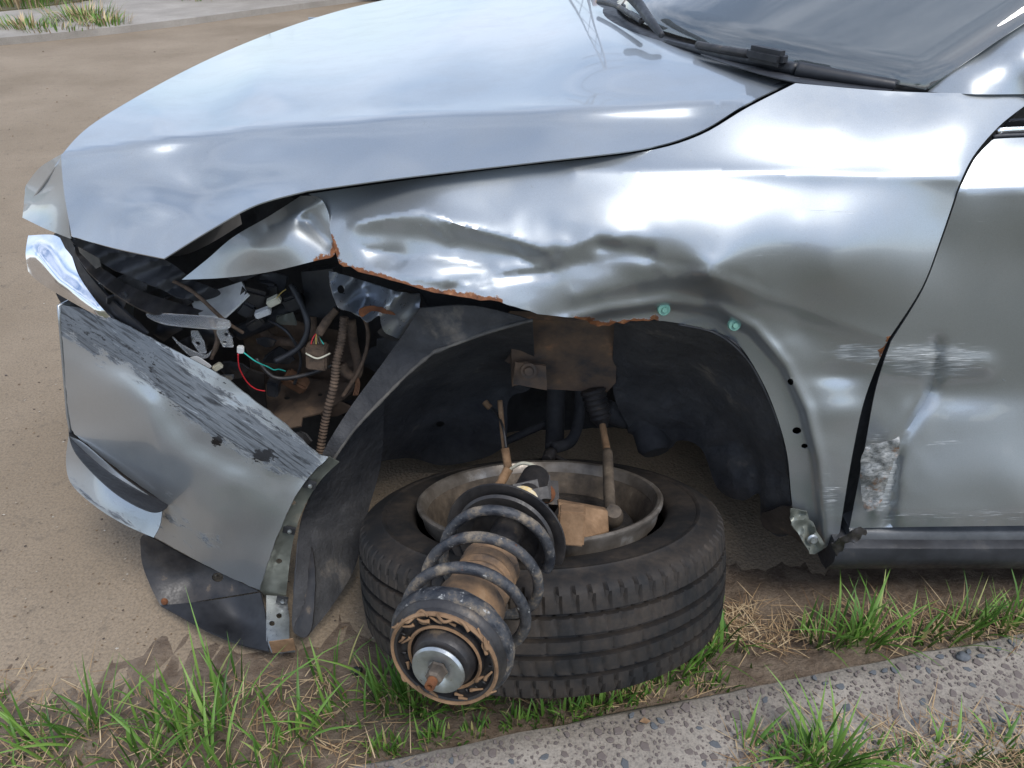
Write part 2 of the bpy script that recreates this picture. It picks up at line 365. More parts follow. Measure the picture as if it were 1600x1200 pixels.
def lathe(name, prof, org, axis, mat, parent=None, seg=40, fn=None, xref=None):
    ax = Vector(axis).normalized(); u, w = frame(ax)
    if xref is not None: u = (Vector(xref)-ax*Vector(xref).dot(ax)).normalized(); w = ax.cross(u)
    V, Fs = [], []; n = len(prof)
    for k in range(seg):
        a = 2*math.pi*k/seg
        for j, (r, h) in enumerate(prof):
            if fn: r, h = fn(k, j, r, h)
            V.append(Vector(org)+ax*h+(u*math.cos(a)+w*math.sin(a))*r)
    for k in range(seg):
        for j in range(n-1): Fs.append((k*n+j, k*n+j+1, ((k+1) % seg)*n+j+1, ((k+1) % seg)*n+j))
    o = mk(name, V, Fs, mat, parent)
    bm = bmesh.new(); bm.from_mesh(o.data); bmesh.ops.remove_doubles(bm, verts=bm.verts, dist=1e-6); bmesh.ops.recalc_face_normals(bm, faces=bm.faces); bm.to_mesh(o.data); bm.free()
    m = o.modifiers.new('edges', 'EDGE_SPLIT'); m.split_angle = math.radians(40); return o
def block(name, c, size, mat, parent=None, rot=(0, 0, 0), bev=.15):
    bm = bmesh.new(); bmesh.ops.create_cube(bm, size=1); bmesh.ops.scale(bm, vec=size, verts=bm.verts)
    bmesh.ops.bevel(bm, geom=bm.edges, offset=min(size)*bev, segments=2, affect='EDGES')
    from mathutils import Euler
    bmesh.ops.transform(bm, matrix=Matrix.Translation(c) @ Euler(rot).to_matrix().to_4x4(), verts=bm.verts)
    me = bpy.data.meshes.new(name); bm.to_mesh(me); bm.free(); me.materials.append(M[mat])
    return link(bpy.data.objects.new(name, me), parent)
def struct(o): o['kind'] = 'structure'; return o
# ================================================================== GROUND
KZ = .12
KA, KB = Pz(560, 1192, KZ), Pz(1600, 985, KZ); KT = (KB-KA).normalized(); KN = Vector((-KT.y, KT.x, 0))   # KN points to the car
def kpt(s, n, z): q = KA+KT*s+KN*n; return Vector((q.x, q.y, z))
struct(mk('road', [(-300, -300, 0), (300, -300, 0), (300, 300, 0), (-300, 300, 0)], [(0, 1, 2, 3)], 'asphalt', smooth=False))
KW = .19
def strip(name, s0, s1, ns, rows, mat, amp=0, seed=0):
    V, Fs = [], []; m = len(rows)
    for i in range(ns+1):
        s = s0+(s1-s0)*i/ns
        for j, (n, z, a) in enumerate(rows):
            V.append(kpt(s, n+a*.6*mnoise.noise((s*3, j*7.3, seed)), z+a*amp*(.6*mnoise.noise((s*9, n*9, seed+5))+.5*mnoise.noise((s*41, n*41, seed)))))
    for i in range(ns):
        for j in range(m-1): Fs.append((i*m+j, (i+1)*m+j, (i+1)*m+j+1, i*m+j+1))
    return struct(mk(name, V, Fs, mat))
kerb = strip('kerb', -6, 8, 500, [(-KW-.012, -.05, 0), (-KW-.01, KZ-.012, .004), (-KW, KZ-.002, .006), (-KW*.75, KZ, .004), (-KW*.5, KZ, .003), (-KW*.25, KZ-.001, .004), (-.004, KZ-.004, .012), (.006, KZ-.018, .012), (.012, -.05, 0)], 'concrete', .8, 2)
gut = [(.0, KZ-.03, .0)]+[(.03+.42*k/12, (KZ-.035)*(1-k/12)**1.6-.012*(k/12), .02) for k in range(13)]
strip('gutter_soil', -6, 8, 700, gut, 'soil', 1.2, 11)
strip('verge', -8, 12, 300, [(-40, .10, 0), (-9, .11, .03), (-3, .11, .03), (-1.2, .115, .02), (-.6, .112, .02), (-.35, .11, .012), (-KW-.004, KZ-.012, .006)], 'grass_soil', .9, 21)
# aggregate in the kerb
def stone_mesh(seed):
    rg = random.Random(seed); n = rg.choice((5, 6, 7)); V = []; Fs = []
    an = sorted(rg.uniform(0, 6.283) if i else 0 for i in range(n)); an = [2*math.pi*i/n+rg.uniform(-.35, .35) for i in range(n)]
    el = rg.uniform(.5, .95)
    R = [rg.uniform(.7, 1.1) for _ in range(n)]
    for sc, z in ((1.05, -.4), (1, .05), (.78, .16)):
        for a, r in zip(an, R): V.append((r*sc*math.cos(a), r*sc*el*math.sin(a), z))
    for l in (0, 1):
        for i in range(n): Fs.append((l*n+i, l*n+(i+1) % n, (l+1)*n+(i+1) % n, (l+1)*n+i))
    Fs.append(tuple(2*n+i for i in range(n))); return V, Fs
proto = []
for i in range(14):
    V, Fs = stone_mesh(i); me = bpy.data.meshes.new('stone'); me.from_pydata(V, [], Fs); me.materials.append(M['stone_blue' if i % 3 == 0 else 'stone_brown']); proto.append(me)
rs = random.Random(5)
placed = []
for i in range(4200):
    s, n = rs.uniform(-.1, 1.55), rs.uniform(-KW+.008, -.010); placed.append((s, n, min(.0125, max(.0016, rs.lognormvariate(-5.85, .6)))))
placed.sort(key=lambda q: -q[2])
ok = []
for q in placed:
    if all((q[0]-w[0])**2+(q[1]-w[1])**2 > ((q[2]+w[2])*.85)**2 for w in ok): ok.append(q)
SV, SF = [], []
for i, (s, n, r) in enumerate(ok):
    p = kpt(s, n, KZ+.0005); a = rs.uniform(0, 6.28)
    if i < 300:
        o = bpy.data.objects.new('stone', proto[rs.randrange(14)]); COL.objects.link(o); o.parent = kerb
        o.location = p; o.rotation_euler = (0, 0, a); o.scale = (r, r, min(r, .006))
    else:
        V, Fs = stone_mesh(rs.randrange(14)); b = len(SV)
        SV += [p+Vector(((x*math.cos(a)-y*math.sin(a))*r, (x*math.sin(a)+y*math.cos(a))*r, z*min(r, .005))) for x, y, z in V]; SF += [tuple(b+k for k in f) for f in Fs]
mk('small_stones', SV, SF, 'stone_brown', kerb, False, kind='stuff')
# far side of the street
fo = [(-400, 96), (-60, 64), (60, 54), (190, 41), (300, 28), (420, 12), (560, -6), (760, -30), (1100, -62), (1100, -120), (-700, -120), (-700, 110)]
def slab(name, o, z, mat, h):
    T = [Pz(x, y, z) for x, y in o]; n = len(T); V = T+[Vector((p.x, p.y, z-h)) for p in T]
    return struct(mk(name, V, [tuple(range(n))]+[(i, n+i, n+(i+1) % n, (i+1) % n) for i in range(n)], mat, smooth=False))
slab('far_pavement', fo, .07, 'far_concrete', .12)
slab('far_verge', [(-400, 40), (-60, 22), (40, 12), (120, 2), (200, -12), (300, -40), (300, -110), (-700, -110), (-700, 60)], .085, 'grass_soil', .05)

# ------------------------------------------------------------------ grass
def blades(name, mat, items, label=None, cat=None):
    """items: (base, height, width, lean vector, curl, rnd)"""
    V, Fs, R = [], [], []
    for b, h, w, ln, cu, r in items:
        sd = Vector((-ln.y, ln.x, 0)); sd = sd.normalized() if sd.length > 1e-5 else Vector((1, 0, 0)); k0 = len(V); n = 5
        for i in range(n+1):
            t = i/n; c = b+Vector((0, 0, h*(t-cu*t*t*.55)))+ln*(t*.5+cu*t*t*.9); ww = w*(1-t**1.6)*(.55+.9*t if t < .4 else .91)
            V += [c-sd*ww, c+Vector((0, 0, ww*.5)), c+sd*ww]; R += [r]*3
        for i in range(n):
            a = k0+i*3; Fs += [(a, a+1, a+4, a+3), (a+1, a+2, a+5, a+4)]
    o = mk(name, V, Fs, mat, None, True, {'rnd': R}, None, 'stuff')
    if label: o['label'] = label; o['category'] = cat
    return o
rg = random.Random(11); G, D_ = [], []
def ground_z(p):
    q = p-KA; n = q.x*KN.x+q.y*KN.y
    if n < 0: return KZ if n > -KW else .11
    k = min(1, max(0, (n-.03)/.42)); return max(0, (KZ-.035)*(1-k)**1.6)
def gpt(px, py):
    p = Pz(px, py, .05)
    for _ in range(4): p = Pz(px, py, ground_z(p))
    return p
def tuft(px, py, n, h, spread=.03, w=.0026, lean=.6):
    c = gpt(px, py)
    for _ in range(n):
        a = rg.uniform(0, 6.28); rr = spread*math.sqrt(rg.random()); b = Vector((c.x+rr*math.cos(a), c.y+rr*math.sin(a), 0)); b.z = ground_z(b)-.006
        hh = h*rg.uniform(.45, 1.1); a2 = a+rg.uniform(-.8, .8); l = hh*rg.uniform(.1, lean)
        G.append((b, hh, w*rg.uniform(.6, 1.35), Vector((l*math.cos(a2), l*math.sin(a2), 0)), rg.uniform(0, .9), min(1, max(0, rg.gauss(.5, .24)))))
def straw(px, py, n, spread=.06, ln=.09):
    c = gpt(px, py)
    for _ in range(n):
        a = rg.uniform(0, 6.28); rr = spread*math.sqrt(rg.random()); b = Vector((c.x+rr*math.cos(a), c.y+rr*math.sin(a), 0)); b.z = ground_z(b)+rg.uniform(.0, .014)
        a2 = rg.uniform(0, 6.28); l = ln*rg.uniform(.3, 1.3)
        D_.append((b, rg.uniform(-.004, .02), rg.uniform(.0007, .0016), Vector((l*math.cos(a2), l*math.sin(a2), 0)), rg.uniform(-.2, .5), rg.random()))
for _ in range(34):     # left foreground patch
    x = rg.uniform(-40, 600); y = rg.uniform(1085, 1260)-(.05*x if x < 200 else 0)
    tuft(x, y, rg.randint(3, 9), rg.uniform(.03, .095), .025)
for x, y, n, h in [(160, 1140, 12, .15), (330, 1130, 16, .17), (365, 1120, 12, .2), (300, 1170, 14, .16), (130, 1160, 12, .15), (40, 1150, 8, .16), (480, 1150, 16, .10), (520, 1130, 12, .11), (545, 1100, 8, .09),
                   (230, 1190, 20, .13), (420, 1190, 20, .12), (90, 1195, 16, .12), (340, 1200, 22, .14), (510, 1070, 8, .1), (525, 1045, 6, .09), (260, 1130, 10, .13),
                   (640, 1100, 40, .10), (670, 1105, 40, .10), (720, 1105, 34, .09), (610, 1090, 30, .10), (770, 1098, 26, .07), (830, 1095, 24, .06), (900, 1088, 22, .06), (970, 1078, 20, .06), (590, 1070, 20, .1),
                   (1040, 1058, 24, .08), (1075, 1045, 28, .10), (1100, 1030, 24, .11), (1115, 1000, 16, .10), (1060, 1060, 18, .07), (1000, 1075, 16, .06),
                   (1285, 1005, 26, .09), (1310, 1000, 30, .12), (1345, 1010, 30, .13), (1365, 1000, 18, .11), (1265, 1000, 10, .10), (1430, 1000, 16, .08), (1470, 990, 18, .11), (1510, 985, 24, .12), (1545, 980, 20, .11), (1580, 985, 14, .1), (1610, 975, 18, .12), (1180, 1030, 6, .05),
                   (1270, 1195, 40, .11), (1300, 1200, 40, .12), (1240, 1200, 30, .09), (1170, 1180, 14, .08), (1200, 1200, 20, .07), (1350, 1200, 20, .07), (1500, 1175, 18, .06), (1560, 1180, 18, .06), (1460, 1190, 16, .05), (1590, 1170, 12, .06), (1420, 1210, 22, .06)]:
    tuft(x, y, int(n*.75), h*1.25, .03, .0034, .9)
for _ in range(45): tuft(rg.uniform(1150, 1800), rg.uniform(1165, 1330), rg.randint(3, 8), rg.uniform(.02, .06), .03)
for _ in range(85): straw(rg.uniform(-40, 640), rg.uniform(1065, 1240), 9)
for _ in range(70):
    x = rg.uniform(560, 1140); tuft(x, 1190-(x-560)*.197-rg.uniform(2, 16), rg.randint(4, 9), rg.uniform(.03, .07), .02, .003)
for _ in range(90): straw(rg.uniform(1120, 1700), rg.uniform(955, 1010), 12, .04)
for _ in range(70): straw(rg.uniform(1170, 1700), rg.uniform(1140, 1240), 10, .05)
for _ in range(30): straw(rg.uniform(600, 1130), rg.uniform(1060, 1100), 8, .03)
for _ in range(1500):    # verge behind the photographer's feet
    s, n = rg.uniform(-2.5, 3.5), -KW-rg.uniform(.12, 1.6)**1.2; b = kpt(s, n, .105); h = rg.uniform(.03, .08); a = rg.uniform(0, 6.28)
    G.append((b, h, .004, Vector((h*.5*math.cos(a), h*.5*math.sin(a), 0)), .5, rg.random()))
for x, y, h in [(160, 1120, .16), (320, 1080, .13), (365, 1070, .18), (140, 1150, .2), (60, 1160, .2), (430, 1100, .12), (300, 1150, .22), (370, 1140, .25), (345, 1150, .2), (1150, 1010, .16), (1130, 1020, .14), (1350, 1000, .18), (1335, 1010, .15), (1290, 1005, .14), (1480, 1000, .2), (1570, 990, .18), (1280, 1190, .17), (1240, 1185, .14), (1310, 1195, .16), (1440, 1000, .12), (640, 1100, .12), (560, 1130, .13), (600, 1110, .14), (250, 1175, .2), (200, 1185, .18), (460, 1160, .16), (1590, 990, .14)]:
    tuft(x, y, 5, h, .02, .0042, .9)
blades('grass', 'grass', G, 'fresh green grass growing along the concrete kerb', 'grass')
blades('dry_grass', 'straw', D_, 'dry brown straw lying over the gutter soil', 'dry grass')
FG, FD = [], []
for cx, cy, n, sp, h in [(40, 42, 160, .35, .16), (130, 30, 220, .4, .22), (165, 38, 120, .3, .16), (90, 46, 80, .4, .12), (20, 8, 260, .8, .4), (80, 0, 260, .7, .45), (310, 0, 60, .3, .15)]:
    c = Pz(cx, cy, .07)
    for _ in range(n):
        a = rg.uniform(0, 6.28); r = sp*math.sqrt(rg.random()); hh = h*rg.uniform(.3, 1.2)
        (G if 0 else FG if rg.random() < .6 else FD).append((c+Vector((r*math.cos(a), r*math.sin(a)*.7, 0)), hh, .009, Vector((hh*.6*math.cos(a), hh*.6*math.sin(a), 0)), rg.random(), rg.uniform(.3, 1)))
blades('weeds', 'grass', FG, 'green weeds growing at the edge of the far pavement', 'weeds')
blades('dry_weeds', 'straw', FD, 'dry yellowed weeds growing at the edge of the far pavement', 'weeds')
# loose grit, leaves and chips on the road
V, Fs, R = [], [], []
for i in range(900):
    px, py = rg.uniform(-60, 620), rg.uniform(60, 1060) if rg.random() < .6 else rg.uniform(600, 1060)
    p = Pz(px, py, .001); r = rg.uniform(.0012, .004)*(1+max(0, p.y-1.5)*.35); b = len(V); a = rg.uniform(0, 6)
    for k in range(5): V.append(p+Vector((r*math.cos(a+k*1.257)*rg.uniform(.5, 1.3), r*math.sin(a+k*1.257)*rg.uniform(.4, 1), rg.uniform(0, r*.4))))
    V.append(p+Vector((0, 0, r*.7))); R += [rg.random()**1.5]*6; Fs += [(b+k, b+(k+1) % 5, b+5) for k in range(5)]
mk('road_grit', V, Fs, 'litter', None, False, {'rnd': R}, None, 'stuff')
# ================================================================== THE CAR
car = thing('car', (.1, 1.95, 0), 'crashed silver car with crumpled front wing and torn bumper', 'car')
g = lambda x, y, cx, cy, rx, ry: np.exp(-((x-cx)/rx)**2-((y-cy)/ry)**2)
sm = lambda e0, e1, v: np.clip((v-e0)/(e1-e0), 0, 1)**2*(3-2*np.clip((v-e0)/(e1-e0), 0, 1))
# ---- bonnet (heights)
def hood_disp(x, y):
    d = -.012*g(x, y, 330, 305, 70, 30)+.010*g(x, y, 240, 320, 60, 25)-.006*g(x, y, 420, 285, 50, 20)
    d += .001*nz2(x, y, .012, 4)*sm(520, 250, x)
    d += .009*cusp(pdist(x, y, [(95, 243), (400, 200), (700, 180), (1000, 168), (1172, 160)]), 16)
    return d
hood_o = [(95, 243), (95, 243), (150, 190), (300, 105), (450, 42), (600, 0), (760, -22), (900, -34), (1070, -40), (1070, -40), (985, -18), (930, 2), (985, 32), (1035, 60), (1140, 98), (1238, 127), (1238, 127), (1165, 163), (1090, 207), (1000, 233), (830, 254), (640, 276), (480, 298), (480, 298), (400, 320), (330, 358), (256, 404), (256, 404), (180, 388), (112, 369), (112, 369), (100, 300)]
hood_c = [(95, 243, .945), (300, 105, .945), (450, 42, .96), (600, 0, .975), (1070, -40, 1.03), (930, 2, 1.065), (1035, 60, 1.065), (1140, 98, 1.063), (1238, 127, 1.065),
          (250, 180, .975), (400, 120, .99), (600, 90, 1.01), (800, 60, 1.03), (700, 20, 1.02), (900, 110, 1.045), (300, 205, .965), (400, 197, .975), (700, 178, 1.005), (1000, 166, 1.03), (1165, 158, 1.045),
          (1090, 207, 1.012), (1000, 233, 1.0), (830, 254, .985), (640, 276, .965), (480, 298, .945), (400, 320, .93), (330, 358, .90), (256, 404, .865), (180, 388, .87), (112, 369, .862), (103, 310, .90), (200, 300, .915), (300, 290, .925), (600, 230, .985), (850, 215, 1.005)]
hood = panel('bonnet', hood_o, hood_c, 'paint', car, 'z', 9, .002, hood_disp, {'scratch': lambda x, y: .35+0*x, 'scuff': lambda x, y: 0*x})
hood['label'] = 'silver bonnet buckled at its front corner'
# dark channel below the bonnet edge
panel('bonnet_gap', [(470, 312), (640, 285), (830, 263), (1000, 242), (1090, 216), (1170, 170), (1245, 130), (1235, 122), (1160, 155), (1080, 200), (990, 226), (830, 246), (640, 268), (480, 290)], [(480, 300, 1.20), (830, 255, 1.17), (1090, 207, 1.17), (1240, 127, 1.23)], 'black_plastic', car, res=20)
panel('nose_panel', [(97, 240), (97, 240), (62, 262), (40, 290), (40, 290), (35, 340), (35, 340), (70, 357), (110, 373), (110, 373), (104, 310), (97, 268)], [(97, 240, 1.27), (62, 262, 1.38), (40, 290, 1.46), (35, 340, 1.30), (110, 373, 1.19), (97, 268, 1.25), (70, 310, 1.29)], 'paint', car, res=10, attrs={'scratch': lambda x, y: .4+0*x})
# ---- front wing
def arch_r(x, y): return pdist(x, y, [(870, 503), (950, 482), (1040, 469), (1120, 479), (1180, 511), (1230, 570), (1262, 640), (1282, 720), (1290, 810), (1290, 850)])
arch_poly = np.array([(850, 520), (870, 503), (950, 482), (1040, 469), (1120, 479), (1180, 511), (1230, 570), (1262, 640), (1282, 720), (1290, 810), (1290, 880), (900, 880)], float)
WING_CREASE = [([(540, 352), (600, 340), (660, 333), (720, 352), (800, 374), (870, 396)], -.007, 11), ([(660, 335), (690, 362), (716, 388)], -.006, 9), ([(860, 420), (960, 404), (1060, 412), (1180, 432)], .003, 12), ([(700, 456), (790, 426), (870, 418)], -.006, 9), ([(600, 432), (640, 402), (720, 408), (780, 420)], .004, 10), ([(870, 396), (930, 372), (990, 378)], -.004, 10), ([(545, 375), (580, 392), (640, 396)], .005, 9), ([(800, 374), (810, 400), (850, 420)], .004, 8), ([(1010, 400), (1040, 425), (1060, 445)], -.003, 9), ([(1110, 428), (1180, 440), (1210, 470)], .003, 12), ([(560, 410), (600, 425), (690, 440), (770, 455)], -.003, 7)]
def wing_disp(x, y):
    d = arch_r(x, y); ins = inside(arch_poly, x, y)
    o = -.007*np.exp(-(d/9)**2)+np.where(ins, .012*sm(3, 16, d), 0)
    o += -.008*np.exp(-(pdist(x, y, [(560, 350), (660, 336), (770, 362), (870, 392)])/22)**2)       # ridge over the fold
    o += .010*np.exp(-(pdist(x, y, [(600, 366), (680, 378), (760, 390), (830, 404), (900, 414), (950, 412)])/30)**2)   # valley
    o += .010*np.exp(-(pdist(x, y, [(940, 384), (1010, 396)])/14)**2)
    o += -.007*cusp(pdist(x, y, [(900, 462), (1000, 440), (1110, 428), (1250, 480), (1388, 532)]), 22)
    o += .007*np.exp(-(pdist(x, y, [(700, 455), (770, 432), (860, 424)])/10)**2)
    o += .008*g(x, y, 610, 400, 40, 16)-.006*g(x, y, 560, 390, 30, 20)-.006*g(x, y, 700, 425, 40, 18)
    o += .009*g(x, y, 1310, 585, 45, 16)-.010*g(x, y, 1320, 645, 50, 26)
    for ln, a, w in WING_CREASE:
        lk = np.array([tuple(c) for c in catmull(ln, 5.0)]); o += a*cusp(pdist(x, y, [tuple(c) for c in lk]), w, 2)*sm(0, 28, np.hypot(x-ln[0][0], y-ln[0][1]))*sm(0, 28, np.hypot(x-ln[-1][0], y-ln[-1][1]))
    o += -.006*cusp(pdist(x, y, [(900, 268), (1000, 266), (1250, 271), (1500, 279)]), 14)
    o += .0022*nz2(x, y, .016, 1)*sm(1150, 850, x)*sm(300, 350, y)+.0010*nz2(x, y, .03, 8)*sm(300, 360, y)*sm(1150, 950, x)
    return o
wing_o = [(482, 303), (482, 303), (640, 281), (830, 258), (1000, 238), (1092, 212), (1168, 168), (1243, 130), (1243, 130), (1400, 143), (1600, 149), (1600, 166), (1600, 166), (1560, 198), (1520, 245), (1497, 292), (1497, 292), (1470, 372), (1440, 450), (1388, 530), (1388, 530), (1352, 620), (1330, 720), (1312, 832), (1312, 832), (1290, 856), (1268, 858), (1268, 858), (1245, 822), (1237, 780), (1230, 710), (1213, 648), (1188, 590), (1150, 535), (1095, 512), (1028, 500), (1028, 500), (985, 503), (935, 510), (935, 510), (908, 499), (840, 489), (780, 472), (700, 460), (590, 433), (530, 412), (530, 412), (522, 385), (512, 345), (505, 318)]
wing_c = [(482, 303, 1.13), (600, 288, 1.12), (830, 258, 1.10), (1000, 238, 1.10), (1090, 212, 1.112), (1165, 170, 1.14), (1243, 130, 1.175), (1400, 143, 1.165), (1600, 150, 1.15), (1300, 200, 1.105), (1500, 205, 1.09),
          (1000, 268, 1.068), (1250, 272, 1.06), (1500, 280, 1.052), (800, 290, 1.08), (600, 315, 1.085), (1000, 330, 1.022), (1250, 330, 1.028), (1460, 340, 1.036), (800, 340, 1.04), (650, 345, 1.045),
          (600, 415, 1.03), (720, 435, 1.012), (820, 445, 1.005), (950, 430, .995), (1000, 390, .997), (1110, 395, .992), (1110, 432, .985), (1000, 465, 1.03), (1100, 465, 1.045), (1250, 515, 1.05), (1388, 532, 1.035), (1300, 420, .998), (1420, 440, 1.012),
          (530, 400, 1.065), (590, 430, 1.02), (700, 458, .995), (780, 470, .99), (840, 488, .995), (935, 508, 1.02), (1030, 500, 1.035), (1150, 535, 1.05), (1213, 648, 1.045), (1237, 780, 1.05), (1268, 855, 1.06), (1312, 830, 1.05), (1335, 700, 1.045), (1290, 700, 1.035), (1330, 600, 1.05), (1230, 540, 1.04)]
hl = [(1235, 597, 5, 1.1), (1245, 673, 7, .8), (1257, 697, 5, .8), (1147, 505, 6, .8)]
def wing_rust(x, y):
    a = cusp(pdist(x, y, [(530, 414), (590, 434), (690, 459), (780, 472)]), 5)*1.0
    a = np.maximum(a, .95*cusp(pdist(x, y, [(900, 499), (935, 511), (985, 505), (1026, 499)]), 6))
    a = np.maximum(a, .9*cusp(pdist(x, y, [(515, 372), (524, 392), (530, 410)]), 6)); return np.maximum(a, .8*cusp(pdist(x, y, [(1388, 530), (1378, 552)]), 5))
def wing_scrape(x, y): return np.maximum.reduce([.85*g(x, y, 1345, 552, 70, 22), .5*g(x, y, 1300, 770, 40, 60), .55*g(x, y, 1300, 330, 120, 8), .5*g(x, y, 1180, 400, 90, 6)])
wing = panel('front_wing', wing_o, wing_c, 'paint', car, 'Y', 5, .0016, wing_disp, {'rust': wing_rust, 'scrape': wing_scrape, 'scratch': lambda x, y: .6+.4*sm(1000, 1200, x)}, hl, rag=lambda x, y: 3.2 if 530 < x < 1030 and y > 410 else 0, lines=[c[0] for c in WING_CREASE]+[[(900, 268), (1000, 266), (1250, 271), (1490, 279)]])
wing['label'] = 'crumpled silver front wing with a rusty torn lower edge'
flap = panel('torn_wing_tip', [(284, 437), (284, 437), (325, 404), (365, 370), (420, 338), (470, 306), (470, 306), (498, 308), (512, 330), (516, 356), (527, 378), (527, 378), (520, 400), (495, 407), (420, 425), (350, 434)],
             [(284, 437, 1.16), (365, 370, 1.15), (420, 338, 1.15), (470, 306, 1.145), (505, 318, 1.11), (527, 378, 1.075), (500, 405, 1.065), (420, 425, 1.095), (350, 434, 1.13), (400, 385, 1.105), (450, 360, 1.095), (485, 350, 1.105)], 'paint', wing, res=6,
             disp=lambda x, y: -.010*cusp(pdist(x, y, [(420, 352), (465, 335), (500, 312)]), 9)+.010*np.exp(-(pdist(x, y, [(480, 345), (515, 380)])/12)**2), attrs={'rust': lambda x, y: .85*cusp(pdist(x, y, [(527, 378), (519, 400), (500, 407)]), 5), 'scratch': lambda x, y: .3+0*x})
for i, (x, y) in enumerate([(1037, 483), (1147, 507)]):
    c = P(x, y, 1.035 if i == 0 else 1.045); ax = (Vector((0, 0, CH))-c)
    ax = Vector((.05, -1, .25))
    b = lathe('clip', [(0.0, .008), (.004, .008), (.0045, .004), (.0095, .004), (.0105, .002), (.0105, -.002), (0, -.002)], c, ax, 'green_clip', wing, 20)
# ---- front door
def door_disp(x, y):
    o = -.004*cusp(pdist(x, y, [(1497, 297), (1950, 297)]), 12)
    o += -.010*np.exp(-(pdist(x, y, [(1380, 560), (1540, 570)])/16)**2)+.012*g(x, y, 1480, 610, 100, 30)
    o += .014*np.exp(-(pdist(x, y, [(1465, 535), (1460, 600), (1405, 690), (1385, 820)])/9)**2)-.008*cusp(pdist(x, y, [(1440, 620), (1405, 690), (1372, 800)]), 9)
    o += .010*g(x, y, 1370, 720, 26, 50)+.0025*nz2(x, y, .03, 3)*sm(1480, 1400, x)*sm(500, 560, y)-.004*cusp(pdist(x, y, [(1380, 800), (1950, 795)]), 10)
    return o
door_o = [(1950, 206), (1950, 206), (1600, 215), (1550, 219), (1550, 219), (1522, 250), (1499, 296), (1499, 296), (1472, 374), (1442, 452), (1392, 534), (1392, 534), (1368, 610), (1348, 720), (1327, 826), (1327, 826), (1450, 823), (1950, 818), (1950, 818)]
door_c = [(1600, 172, 1.13), (1950, 150, 1.14), (1520, 255, 1.07), (1600, 230, 1.075), (1950, 230, 1.07), (1499, 297, 1.045), (1600, 297, 1.035), (1950, 297, 1.03), (1470, 380, 1.045), (1600, 400, 1.05), (1950, 400, 1.045), (1442, 452, 1.038), (1392, 534, 1.04), (1600, 520, 1.06), (1950, 520, 1.055), (1368, 610, 1.06), (1440, 600, 1.07), (1420, 650, 1.068),
          (1600, 610, 1.065), (1950, 610, 1.06), (1348, 720, 1.055), (1450, 720, 1.045), (1600, 720, 1.03), (1950, 720, 1.025), (1327, 826, 1.05), (1450, 780, 1.025), (1600, 790, 1.01), (1950, 790, 1.005), (1450, 823, 1.025), (1600, 821, 1.02), (1950, 818, 1.015)]
door = panel('door', door_o, door_c, 'paint', car, 'Y', 9, .0016, door_disp, {'scrape': lambda x, y: np.maximum.reduce([1.0*g(x, y, 1455, 562, 95, 32), 1.1*g(x, y, 1375, 735, 30, 66), .6*g(x, y, 1480, 690, 90, 7), .55*g(x, y, 1560, 345, 60, 5), .55*cusp(pdist(x, y, [(1380, 806), (1700, 803)]), 12), .4*g(x, y, 1470, 690, 60, 8)]), 'rust': lambda x, y: .55*np.maximum(g(x, y, 1400, 692, 7, 16), g(x, y, 1375, 800, 14, 6)), 'scratch': lambda x, y: 1+0*x}, lines=[[(1462, 545), (1458, 600), (1425, 660), (1400, 700), (1376, 800)], [(1510, 297), (1700, 297), (1930, 297)]])
door['label'] = 'silver door dented and scraped along its front edge'
panel('torn_skin', [(1350, 702), (1366, 694), (1388, 690), (1406, 684), (1402, 712), (1390, 738), (1384, 764), (1373, 790), (1352, 800), (1346, 770), (1344, 735)], [(1350, 702, 1.040), (1406, 684, 1.030), (1384, 764, 1.028), (1373, 790, 1.020), (1346, 770, 1.036), (1370, 735, 1.026)], 'torn_metal', door, res=5, thick=.002, rag=2.0, disp=lambda x, y: .006*nz2(x, y, .06, 4)-.005*cusp(pdist(x, y, [(1350, 742), (1390, 748)]), 5)+.003*nz2(x, y, .12, 6))
panel('window', [(1602, 166), (1950, 150), (1950, 200), (1600, 208), (1560, 210), (1572, 192)], 1.125, 'dark_glass', door, res=30, sharp=True)
tube('window_trim', [(1562, 207, 1.105), (1600, 202, 1.105), (1950, 192, 1.10)], .0045, 'chrome', door)
tube('window_seal', [(1552, 215, 1.10), (1600, 211, 1.10), (1950, 202, 1.095)], .0035, 'black_plastic', door)
panel('door_gap', [(1600, 160), (1550, 200), (1505, 260), (1480, 340), (1445, 440), (1385, 525), (1345, 620), (1322, 720), (1300, 850), (1335, 850), (1365, 720), (1385, 620), (1420, 530), (1465, 450), (1495, 350), (1530, 270), (1600, 190)], [(1600, 170, 1.19), (1385, 530, 1.09), (1310, 840, 1.09)], 'black_plastic', car, res=20)
# ---- sill
def sill_prof(name, x0, x1, prof, mat):
    V, Fs = [], []; n = len(prof); K = 24
    for i in range(K+1):
        for (y, z) in prof: V.append((x0+(x1-x0)*i/K, y+.002*mnoise.noise((i*.5, z*9, 1)), z))
    for i in range(K):
        for j in range(n-1): Fs.append((i*n+j, i*n+j+1, (i+1)*n+j+1, (i+1)*n+j))
    Fs += [tuple(range(n)), tuple(K*n+j for j in range(n))[::-1]]
    o = mk(name, V, Fs, mat, car); m = o.modifiers.new('e', 'EDGE_SPLIT'); m.split_angle = math.radians(50); return o
s0 = P(1305, 860, 1.02).x
zt = P(1450, 826, 1.05).z; zb = P(1450, 892, 1.03).z
sill_prof('sill', s0+.03, 2.4, [(1.10, zt+.004), (1.045, zt+.002), (1.038, zt-.004), (1.036, zt-.016), (1.10, zt-.018)], 'sill_grey')
sill_prof('sill_cladding', s0, 2.4, [(1.10, zt-.014), (1.035, zt-.016), (1.018, zt-.022), (1.012, zt-.045), (1.014, (zt+zb)/2-.01), (1.03, zb+.006), (1.05, zb), (1.12, zb+.004)], 'black_plastic')
